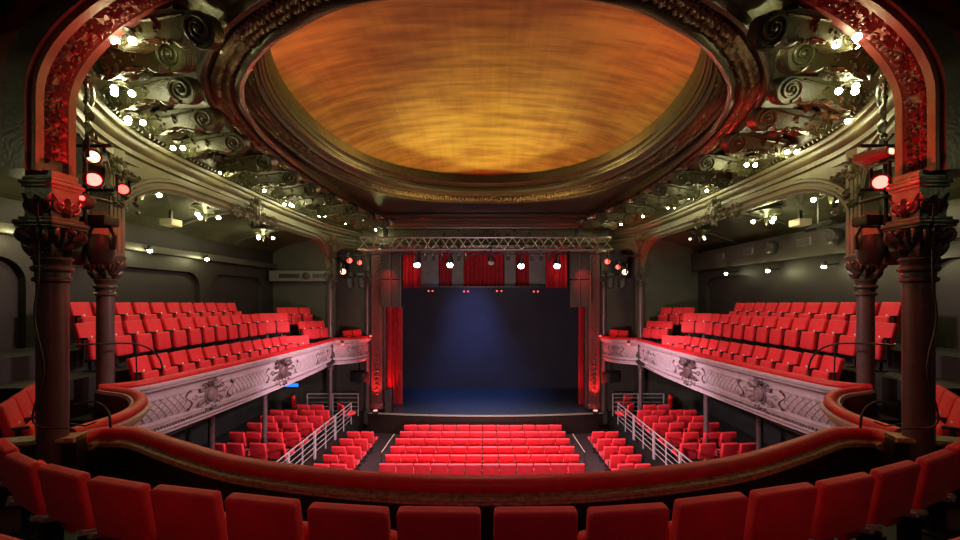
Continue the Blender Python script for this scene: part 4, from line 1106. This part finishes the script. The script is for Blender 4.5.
CL = [(124, 39, 2, 2.72), (120, 90, 3, 2.72), (133, 120, 3, 2.74), (178, 147, 2, 2.74), (217, 172, 2, 2.76), (247, 190, 1, 2.78), (267, 204, 2, 2.7), (293, 205.5, 2, 2.78), (322, 215, 2, 2.78), (345, 222.5, 1, 2.78), (375.5, 229.5, 1, 2.78)]
CR = [(850, 40, 3, 2.72), (850, 88, 3, 2.70), (848, 120, 1, 2.72), (796, 151, 2, 2.74), (751, 164, 2, 2.76), (720, 190, 1, 2.78), (697, 197, 2, 2.78), (671, 207, 2, 2.78), (643, 216, 1, 2.78), (621, 224, 1, 2.78), (587, 233, 1, 2.78)]
for s, nm, LS in ((-1, 'left', CL), (1, 'right', CR)):
    for i, (px, py, n, h) in enumerate(LS):
        d = h * 400 / (297 - py); x = (px - 485.5) * d / 400
        x = s * min(abs(x), 5.75)
        loc = H(x, d, h)
        bulbs('cornice_lamp', loc, n, 'bare glowing bulb cluster below the %s ceiling scrolls, %s from the big arch' % (nm, ORD[i + 1]), 'bulb clusters round the ceiling', (4.5 + 3.4 * n) * (.65 if i < 3 else 1.0), (-s * .12, 0, -.16))
    bulbs('cornice_lamp', H(s * 3.3, 4.35, 3.02), 1, 'single bulb high beside the big arch on the %s' % nm, 'bulb clusters round the ceiling', 12, (-s * .05, .1, -.12))
for s, nm in ((-1, 'left'), (1, 'right')):
    P = CPATH[s]; t = empty('cove_foliage', H(s * 5.5, 9, 2.85), 0, 'band of carved acanthus leaves between the scroll consoles on the %s' % nm, 'carving'); t['kind'] = 'thing'
    m = MB(); R = random.Random(21)
    u = .2
    while u < P.len - .3:
        for k in range(3):
            dn = R.uniform(.05, .62); uu = u + R.uniform(-.1, .1); an = R.uniform(-.9, .9); L = R.uniform(.16, .3)
            def fn(x, y, z, uu=uu, dn=dn, an=an):
                a = x * math.cos(an) - y * math.sin(an); b = x * math.sin(an) + y * math.cos(an)
                q = dn + b; return P.pt(uu + a, q, .10 + .28 * min(1, max(0, q) / .9) ** .6 + .06 - z)
            m.leaf(fn, L, L * .6, .07, 3)
            if k == 0: m.scroll(lambda x, y, z, fn=fn: fn(x, y, z + .02), .07, 1.3, .018, 1, 5)
            if k == 1: m.ball(fn(0, 0, .04), .035, 6, 4)
        u += .16
    rel(m, t).obj('leaves', 'olive', t)
    light('SPOT', 'ceiling_red', H(s * 3.6, 5.2, .6), 260 if s > 0 else 45, RED, .1, H(s * 4.9, 6.6, 2.8), 60, .8)
    light('SPOT', 'arch_red', H(s * 4.9, 13.2, .6), 260 if s > 0 else 90, RED, .1, H(s * 5.8, 14.4, 1.9), 60, .8)
    t = empty('gallery_chandelier', H(s * 6.3, 1.6, 2.0), 0, 'added unseen fill lamp beside the camera on the %s, outside the big arch' % nm, 'chandelier')  # invented lamp out of view, brightens the dark corner outside the arch
    m = MB(); m.lathe([(.3, .28), (.32, .24), (.12, .12), (.04, -.02)], n=16); m.obj('bowl', 'olive', t); m = MB(); m.ball((0, 0, -.05), .05); m.obj('bulb', 'bulb', t)
    light('POINT', 'chandelier_light', H(s * 6.3, 1.6, 1.85), 14, WARM, .08)  # fill light of the added off-frame lamp
# hanging clusters of the side galleries
PEN = {-1: [((-6.95, 8.1, 2.08), 1, 1), ((-7.0, 10.0, 2.0), 2, 1), ((-7.0, 12.6, 1.86), 3, 1)],
       1: [((6.95, 8.05, 1.98), 2, 1), ((6.95, 9.9, 1.88), 3, 1), ((6.9, 12.9, 1.88), 3, 0)]}
for s, nm in ((-1, 'left'), (1, 'right')):
    for i, (p, n, lit) in enumerate(PEN[s]):
        t = empty('gallery_chandelier', H(*p), 0, 'small ceiling chandelier of the %s gallery, %s from the camera%s' % (nm, ORD[i + 1], '' if lit else ', barely lit'), 'chandelier', 'small gallery chandeliers')
        m = MB(); m.lathe([(.3, .28), (.32, .24), (.2, .2), (.12, .12), (.05, .08), (.04, -.02), (.01, -.1)], n=16)
        for k in range(3):
            an = k * 2 * PI / 3 + .5
            m.tube([(.05 * math.cos(an), .05 * math.sin(an), .12), (.16 * math.cos(an), .16 * math.sin(an), .02), (.26 * math.cos(an), .26 * math.sin(an), .07)], .014, 6)
            def fn(a, b, o, an=an): return V(((.1 + b) * math.cos(an + 1) - a * math.sin(an + 1), (.1 + b) * math.sin(an + 1) + a * math.cos(an + 1), .17 - o))
            m.leaf(fn, .2, .12, .04, 2)
        m.obj('bowl', 'olive', t)
        for k in range(3 if n > 1 else 1):
            an = k * 2 * PI / 3 + .5; m = MB(); m.ball((.27 * math.cos(an), .27 * math.sin(an), .01), .045, 10, 7); m.obj('bulb', 'bulb' if lit else 'bulb_off', t)
        if lit: light('POINT', 'chandelier_light', H(p[0], p[1], p[2] - .12), 26, WARM, .08)
# wall lamps under the bands
WL = {-1: [(-8.18, 7.1, 1.16), (-8.18, 9.75, 1.16), (-8.18, 11.75, 1.14)], 1: [(8.12, 8.0, .8), (8.12, 9.6, .76), (8.12, 11.5, .78), (8.12, 13.5, .82)]}
for s, nm in ((-1, 'left'), (1, 'right')):
    for i, p in enumerate(WL[s]):
        t = empty('wall_lamp', H(*p), 0, 'small spot lamp on the band of the %s gallery wall, %s from the camera' % (nm, ORD[i + 1]), 'wall lamp', 'wall lamps of the galleries')
        m = MB(); m.tube([(s * .34, 0, .04), (s * .1, 0, .02), (0, 0, 0)], .02, 6); m.lathe([(.05, -.01), (.06, .05), (.03, .1)], n=12); m.obj('arm', 'black_metal', t)
        m = MB(); m.ball((0, 0, -.03), .05, 10, 7); m.obj('bulb', 'bulb', t)
        light('POINT', 'wall_lamp_light', H(p[0] - s * .08, p[1], p[2] - .06), 14 if i < 3 else 5, WARM, .06)
# round speakers and vents on the right band, duct with grilles on the far left wall, ceiling boxes
for i, y in enumerate((11.35, 9.3)):
    t = empty('round_speaker', H(8.16, y, 1.42), 0, 'round black loudspeaker on the right gallery band, %s one' % ('farther', 'nearer')[i], 'loudspeaker', 'round speakers of the right gallery')
    M_ = MX.Rotation(-PI / 2, 3, 'Y')
    m = MB(); m.lathe([(.17, 0), (.19, .04), (.19, .16), (.16, .2)], n=20, M=M_); m.obj('housing', 'black_plastic', t); m = MB(); m.lathe([(.15, .19), (.1, .23), (.02, .24)], n=20, M=M_); m.obj('grille', 'speaker_grille', t)
for i, y in enumerate((14.0, 12.5, 10.3)):
    t = empty('air_vent', H(8.2, y, 1.42), 0, 'rectangular air vent on the right gallery band, %s from the far wall' % ORD[i + 1], 'vent', 'air vents of the right gallery')
    m = MB(); m.box((0, 0, 0), (.03, .46, .2)); m.obj('frame', 'duct', t, 0); m = MB()
    for k in range(5): m.box((-.02, 0, -.07 + .035 * k), (.02, .4, .014))
    m.obj('slat', 'black_metal', t, 0)
t = empty('air_duct', H(-7.15, 15.75, .82), 0, 'boxed air duct with two grilles high on the far left gallery wall', 'air duct')
m = MB(); m.box((0, 0, 0), (2.5, .5, .42), bev=.02); m.obj('casing', 'duct', t, 30)
for x in (-.45, .85):
    m = MB(); m.box((x, -.255, 0), (.8, .02, .16)); 
    for k in range(4): m.box((x, -.27, -.06 + .04 * k), (.78, .02, .012))
    m.obj('grille', 'black_metal', t, 0)
m = MB(); m.lathe([(.14, 0), (.14, .06), (.08, .08)], (.2, -.25, 0), 18, MX.Rotation(PI / 2, 3, 'X')); m.obj('round_speaker', 'black_plastic', t)
for s, nm in ((-1, 'left'), (1, 'right')):
    t = empty('ceiling_box', H(s * 7.55, 9.6, 1.78), 0, 'small cream box on the %s gallery ceiling' % nm, 'box', 'cream ceiling boxes')
    m = MB(); m.box((0, 0, 0), (.3, .34, .16), bev=.015); m.obj('body', 'cream_box', t, 30)
    m = MB(); m.box((0, 0, .18), (.06, .06, .24)); m.obj('mount', 'black_metal', t, 30)
    t = empty('flood_panel', H(s * 7.1, 7.55 if s < 0 else 8.55, 1.52), 0, 'tilted square flood lamp under the %s gallery ceiling' % nm, 'flood lamp', 'square flood lamps')
    rr = MX.Rotation(s * -.5, 3, 'Y')
    m = MB(); m.box((0, 0, 0), (.36, .3, .07), rr, 0); m.tube([(0, 0, .03), (0, 0, .7)], .018, 6); m.obj('body', 'black_metal', t, 0)
    m = MB(); m.box(rr @ V((0, 0, -.04)), (.3, .24, .012), rr); m.obj('face', 'cream_box', t, 0)
    # conduit at the outer side of the big arch
    m = MB(); m.tube(catmull([H(s * 4.95, 3.9, 3.2), H(s * 4.72, 3.9, 2.75), H(s * 4.75, 3.9, 2.4), H(s * 4.9, 3.9, 2.05), H(s * 5.1, 3.9, 1.85)], 6), .016, 6)
    tag(m.obj('conduit', 'olive_pale'), 'curved pale conduit on the dark wall outside the big arch on the %s' % nm, 'conduit')
# moving heads and spots
def fixture(loc, aim, label, group, lens, energy, col, sc=1.0, angle=50, kind='head', beam=True):
    t = empty('stage_spotlight', loc, 0, label, 'stage light', group)
    d = (V(aim) - V(loc)).normalized(); q = d.to_track_quat('Z', 'Y').to_matrix()
    m = MB(); m.lathe([(.06 * sc, -.2 * sc), (.11 * sc, -.16 * sc), (.12 * sc, .0), (.135 * sc, .1 * sc), (.135 * sc, .14 * sc), (.12 * sc, .14 * sc), (.12 * sc, .11 * sc)], n=18, M=q); hd = m.obj('head', 'black_plastic', t, 40)
    m = MB()
    for sg in (1, -1): m.box((0, sg * .155 * sc, .1 * sc), (.06 * sc, .025 * sc, .34 * sc), None, .005)
    m.box((0, 0, .28 * sc), (.07 * sc, .34 * sc, .03 * sc)); m.tube([(0, 0, .28 * sc), (0, 0, .42 * sc)], .02 * sc, 6); m.obj('yoke', 'black_metal', t, 30)
    if lens:
        m = MB(); m.ball(d * .12 * sc, (.1 * sc, .1 * sc, .03 * sc), 14, 6, q); m.obj('lens', lens, hd)
    if beam and energy: light('SPOT', 'spot_beam', V(loc) + d * .2 * sc, energy, col, .05, aim, angle, .5)
    return t
gA = 'stage lights on the thick columns'
# lamps by the thick columns, hung from a bracket pole
for s, nm in ((-1, 'left'), (1, 'right')):
    t = empty('light_bracket', H(s * 4.5, 4.5, 1.0), 0, 'black bracket carrying stage lights behind the thick %s column' % nm, 'light bracket', 'light brackets'); m = MB()
    m.tube([(-s * .05, -.3, .12), (-s * .05, .25, .12)], .022, 8); m.tube([(0, 0, -.35), (0, 0, .75)], .022, 8); m.tube([(-s * .3, 0, .7), (s * .3, 0, .7)], .02, 6); m.tube([(-s * .3, 0, .2), (s * .3, 0, .2)], .02, 6); m.obj('frame', 'black_metal', t)
    for k, (dx, dz) in enumerate(((.02, -.28), (.3, -.30))):
        tt = empty('moving_head', H(s * (4.42 + dx), 4.62, .68 + dz * .3), 0, 'dark moving-head light hanging unlit beside the thick %s column, %s one' % (nm, ('inner', 'outer')[k]), 'stage light', gA)
        m = MB(); m.lathe([(.05, -.22), (.1, -.2), (.125, -.08), (.12, .06), (.09, .12)], n=18); m.obj('head', 'black_plastic', tt)
        m = MB(); m.tube([(-.15, 0, -.05), (-.16, 0, .1), (-.1, 0, .22), (.1, 0, .22), (.16, 0, .1), (.15, 0, -.05)], .022, 6); m.box((0, 0, .28), (.26, .2, .12), None, .02); m.obj('yoke', 'black_metal', tt)
fixture(H(-4.32, 4.42, 1.28), H(-3.2, 3.0, 1.25), 'big glaring red stage lamp beside the thick left column', gA, 'lens_hot', 22, RED, .68, 80)
fixture(H(-4.30, 4.42, 1.55), H(-4.0, 3.7, 1.3), 'amber-white lamp above the red lamps by the thick left column', gA, 'lens_amber', 3, (1, .5, .25), .6, 60)
fixture(H(-4.12, 4.55, 1.22), H(-3.3, 3.6, 1.05), 'smaller red lamp at the inner side of the left light bracket', gA, 'lens_red', 4, RED, .5, 70)
fixture(H(4.36, 4.42, 1.27), H(3.3, 3.2, .9), 'big glaring red stage lamp beside the thick right column', gA, 'lens_hot', 22, RED, .68, 80)
t = empty('led_par', H(-4.33, 4.38, 1.03), 0, 'round lamp of three red diodes low on the left bracket', 'stage light', gA)
m = MB(); m.lathe([(.07, 0), (.09, .05), (.09, .12)], n=16, M=V((0, -1, 0)).to_track_quat('Z', 'Y').to_matrix()); m.obj('body', 'black_plastic', t)
for a in range(3):
    m = MB(); m.ball((.045 * math.cos(a * 2.09 + .5), -.125, .045 * math.sin(a * 2.09 + .5)), .027, 8, 5); m.obj('diode', 'lens_red', t)
t = empty('flat_spotlight', H(4.42, 4.5, 1.55), .4, 'flat red-lit lamp housing tilted above the right red lamp', 'stage light', gA)
m = MB(); m.box((0, 0, 0), (.4, .3, .09), MX.Rotation(.15, 3, 'Y'), .01); m.obj('body', 'arch_paint', t, 30)
m = MB(); m.box((-.12, -.16, .02), (.07, .012, .05)); m.obj('lens', 'lens_amber', t, 0)
# red up-lights that wash the big arch and the capitals
for s, nm in ((-1, 'left'), (1, 'right')):
    light('SPOT', 'arch_wash', H(s * 3.7, 4.06, .5), 150, RED, .04, H(s * 4.38, 4.02, 1.9), 62, .7)
    light('SPOT', 'arch_wash', H(s * 2.9, 4.03, 1.3), 60, RED, .04, H(s * 3.75, 4.0, 2.85), 38, .7)
    light('SPOT', 'capital_wash', H(s * 3.75, 4.15, 1.5), 60, RED, .04, H(s * 4.36, 4.0, .5), 80, .8)
    light('SPOT', 'capital_wash', H(s * 5.45, 5.9, 1.25), 45, RED, .04, H(s * 6.1, 6.42, .5), 110, .8)
    # far cluster by the slender column
    gB = 'stage lights by the slender %s column' % nm
    for k, (px, py, ln, sc) in enumerate(((349.5, 260.5, 'lens_red', .8), (359.5, 262.5, 'lens_red', .7), (343, 271.5, 'lens_amber', .9)) if s < 0 else ((607.5, 261.5, 'lens_red', .8), (618, 267, 'lens_red', .7), (625, 272, 'lens_amber', .9))):
        d = 14.9; x = (px - 485.5) * d / 400; h = (297 - py) * d / 400
        fixture(H(x, d, h), H(x * .2, 4, h - 1.2), '%s lamp of the cluster by the slender %s column, %s' % (('red', 'red', 'yellow-white')[k], nm, ('outer', 'inner', 'lowest')[k] if s < 0 else ('inner', 'middle', 'lowest')[k]), gB, ln, 90 if k < 2 else 50, RED if k < 2 else (1, .8, .5), sc * 1.1, 60)
    t = empty('light_bracket', H(s * 5.1, 15.1, 1.35), 0, 'black bar carrying the lamp cluster by the slender %s column' % nm, 'light bracket', 'light brackets')
    m = MB(); m.tube([(-.55, 0, .2), (.85 if s > 0 else .55, 0, .2)], .03, 6); m.tube([(s * .7, 0, -.6), (s * .7, 0, .5)], .03, 6); m.obj('bar', 'black_metal', t)
    for k, px in enumerate((350, 362) if s < 0 else (610, 622)):
        x = (px - 485.5) * 15.2 / 400
        tt = empty('moving_head', H(x, 15.2, .62), 0, 'dark moving head under the lamp cluster by the slender %s column, %s one' % (nm, ('first', 'second')[k]), 'stage light', gB)
        m = MB(); m.lathe([(.05, -.3), (.14, -.26), (.16, -.05), (.13, .1)], n=14); m.obj('head', 'black_plastic', tt); m = MB(); m.box((0, 0, .22), (.3, .25, .16), None, .02); m.obj('yoke', 'black_metal', tt)
    # small red lamp on the handrail next to the column, and floor up-light of the pilaster
    for k, (x, y, h) in enumerate(((5.45, 15.25, -1.78), (4.75, 16.55, -1.6))):
        tt = empty('rail_lamp', H(s * x, y, h), 0, 'little glowing red lamp clipped below the stage box rail on the %s, %s end' % (nm, ('near', 'far')[k]), 'lamp', 'red rail lamps')
        m = MB(); m.lathe([(.05, 0), (.06, .08), (.05, .12)], n=12); m.obj('body', 'black_plastic', tt)
        m = MB(); m.ball((0, 0, -.01), (.05, .05, .03), 10, 6); m.obj('lens', 'lens_red', tt)
        light('POINT', 'rail_lamp_light', H(s * x - s * .1, y - .15, h - .05), 2.5, RED, .04)
    tt = empty('floor_uplight', (s * 4.6, 16.72, E - 4.87), 0, 'bright red up-light at the foot of the %s stage pilaster' % nm, 'lamp', 'pilaster up-lights')
    m = MB(); m.lathe([(.1, -.02), (.12, .02), (.12, .1), (.1, .12)], n=14); m.obj('body', 'black_plastic', tt); m = MB(); m.ball((0, 0, .12), (.09, .09, .03), 12, 6); m.obj('lens', 'lens_hot', tt)
    light('SPOT', 'pilaster_uplight', (s * 4.6, 16.62, E - 4.7), 900, RED, .04, (s * 4.6, 17.0, E - 1.0), 45, .6)
    light('SPOT', 'pilaster_wash', H(s * 3.6, 15.4, 1.4), 160, RED, .04, H(s * 4.6, 17.0, -.8), 60, .8)
    light('SPOT', 'pilaster_uplight', (s * 4.4, 17.7, E - 4.7), 160, RED, .04, (s * 4.3, 18.2, E), 80, .7)
    # line array pair
    for k in range(2):
        px = (386.5, 397)[k] if s < 0 else (574, 584.5)[k]
        d = 16.2; x = (px - 485.5) * d / 400
        t = empty('line_array', H(x, d, -.42), 0, 'tall black loudspeaker column hanging at the %s of the stage opening, %s of the pair' % (nm, ('outer', 'inner')[k] if s < 0 else ('inner', 'outer')[k]), 'loudspeaker', 'hanging loudspeaker columns')
        for j in range(2):
            m = MB(); m.box((0, 0, .56 + j * 1.12), (.40, .34, 1.1), None, .02); m.obj('cabinet', 'speaker_grille', t, 30)
        m = MB(); m.box((.19, -.175, 1.12), (.018, .02, 2.2)); m.tube([(0, 0, 2.2), (0, 0, 2.72)], .012, 6); m.obj('rigging', 'duct', t, 30)
# lighting truss
t = empty('lighting_truss', H(0, 15.6, 2.0), 0, 'long silver and black box truss hanging in front of the stage opening', 'truss')
m = MB()
ch = [(-.0, .32), (-.22, -.18), (.22, -.18)]
for y, z in ch: m.tube([(-4.9, y, z), (4.9, y, z)], .033, 8)
x = -4.9; k = 0
pts = [[], [], []]
while x <= 4.91:
    for j in range(3):
        a = ch[j]; b = ch[(j + 1) % 3]; pts[j].append((x, *(a if k % 2 else b)))
    x += .35; k += 1
for p in pts:
    for a, b in zip(p, p[1:]): m.tube([a, b], .018, 5)
m.obj('tubing', 'steel', t)
m = MB(); m.tube([(-4.6, -.3, -.36), (4.6, -.3, -.36)], .025, 8)
for x in (-4.2, -2.1, 0, 2.1, 4.2): m.tube([(x, -.25, -.36), (x, -.22, -.18)], .015, 5)
m.obj('lamp_pipe', 'black_metal', t)
for x in (-3.9, 3.6):
    tt = empty('chain_hoist', H(x, 15.6, 2.3), 0, 'vertical hoist and chain carrying the truss at its %s end' % ('left' if x < 0 else 'right'), 'hoist', 'truss hoists')
    m = MB(); m.tube([(0, 0, 0), (0, 0, .88)], .014, 6); m.obj('chain', 'olive_pale', tt); m = MB(); m.box((0, 0, .2), (.16, .16, .36), None, .02); m.obj('motor', 'black_metal', tt)
for k, (px, py, on) in enumerate(((417, 263, 1), (450, 263, 1), (491, 261, 0), (521, 264, 1), (557, 264, 1))):
    d = 15.35; x = px2(px, d); h = (297 - py) * d / 400
    fixture(H(x, d, h), H(x * .6, 8.5, -4.5), ('glaring white stage lamp under the truss, %s from the left' if on else 'unlit stage lamp under the truss, %s from the left') % ORD[k + 1], 'lamps under the truss', 'lens_white' if on else 'cream_box', 260 if on else 0, (1, .9, .95), 1.15, 45)
for k, px in enumerate((425, 433, 442, 459, 466, 508, 532, 541, 549)):
    d = 15.3; x = px2(px, d)
    tt = empty('truss_lamp', H(x, d, 1.52), 0, 'small dark lamp body hooked on the truss pipe, %s from the left' % ORD[k + 1], 'stage light', 'dark lamps on the truss')
    m = MB(); m.lathe([(.05, -.12), (.07, -.1), (.06, .06)], n=10); m.obj('head', 'black_plastic', tt); m = MB(); m.tube([(0, 0, .05), (0, 0, .16)], .02, 6); m.obj('clamp', 'steel', tt)

# stage lamps: blue wash on the floor and backdrop, red on the short curtains
light('SPOT', 'blue_wash', H(-.6, 18.4, 2.6), 2100, (.16, .32, 1.0), .3, H(-.5, 20.2, -4.9), 62, .9)
light('SPOT', 'blue_backdrop', H(-.6, 17.8, 1.8), 900, (.22, .32, 1.0), .3, H(-.75, 21.5, -1.2), 50, 1.0)
light('SPOT', 'curtain_wash', H(-3.0, 17.7, 1.7), 110, (1, .25, .2), .1, H(-3.75, 20, 1.4), 34, .5)
light('SPOT', 'curtain_wash', H(3.0, 17.7, 1.7), 110, (1, .25, .2), .1, H(3.75, 20, 1.4), 34, .5)
light('SPOT', 'flat_wash', H(0, 17.7, 1.9), 60, (1, .93, .85), .2, H(0, 22.5, 1.5), 95, .6)
light('SPOT', 'blue_edge', H(-2.2, 22.0, .3), 5, (.1, .4, 1.0), .05, H(-2.4, 22.5, .6), 120, .8)
# house lights on the seats, and added fill lights
light('AREA', 'stalls_house_light', H(0, 12.5, 2.95), 600, (1, .78, .84), 2.5, H(0, 13.2, -5), sy=1.2).data.spread = math.radians(75)
for s in (-1, 1):
    light('SPOT', 'stalls_side_light', H(-s * 3.0, 9.8, 1.5), 4200, (1, .74, .80), .25, H(s * 6.5, 13.0, -4.4), 40, .6)
    light('SPOT', 'gallery_light', H(-s * 2.6, 8.2, 3.0), 2000, (1, .66, .64), .25, H(s * 6.6, 10.0, -1.0), 62, .7)
    light('SPOT', 'fascia_light', H(-s * 3.4, 11.5, 2.7), 340, (1, .58, .80), .25, H(s * 5.5, 9.0, -2.0), 48, .8)
    light('SPOT', 'dome_light', H(s * 4.6, 13.4, .9), 2200, (1, .80, .20), .3, H(-s * .6, 10.4, 3.9), 62, .9)
    light('SPOT', 'dome_light', H(s * 5.0, 5.4, -.9), 95, (1, .60, .36), .3, H(-s * .6, 7.0, 3.95), 75, .8)
light('SPOT', 'stalls_back_fill', H(0, 3.7, -2.55), 2300, (1, .66, .72), .3, H(0, 13.5, -4.8), 95, .5)  # unseen spot added under the circle to brighten the stalls seat backs
light('AREA', 'rear_fill_light', H(0, -1.8, 1.6), 16, (1, .35, .5), 2.0, H(0, 2.5, -1.4), sy=.6)  # soft pink fill added behind the camera for the nearest seat backs
light('SPOT', 'circle_light', H(0, 7.5, 2.9), 160, (1, .55, .5), .4, H(0, 2.6, -1.6), 95, .8)
w = bpy.data.worlds.new('world'); bpy.context.scene.world = w; w.use_nodes = True
w.node_tree.nodes['Background'].inputs[0].default_value = (.5, .45, .4, 1); w.node_tree.nodes['Background'].inputs[1].default_value = .02
sc = bpy.context.scene
sc.view_settings.view_transform = 'Standard'; sc.view_settings.look = 'None'; sc.view_settings.exposure = 0.0; sc.view_settings.gamma = 1.0
sc.view_settings.use_curve_mapping = False
sc.cycles.use_denoising = True; sc.cycles.use_light_tree = True; sc.cycles.sample_clamp_indirect = 4.0; sc.cycles.max_bounces = 6
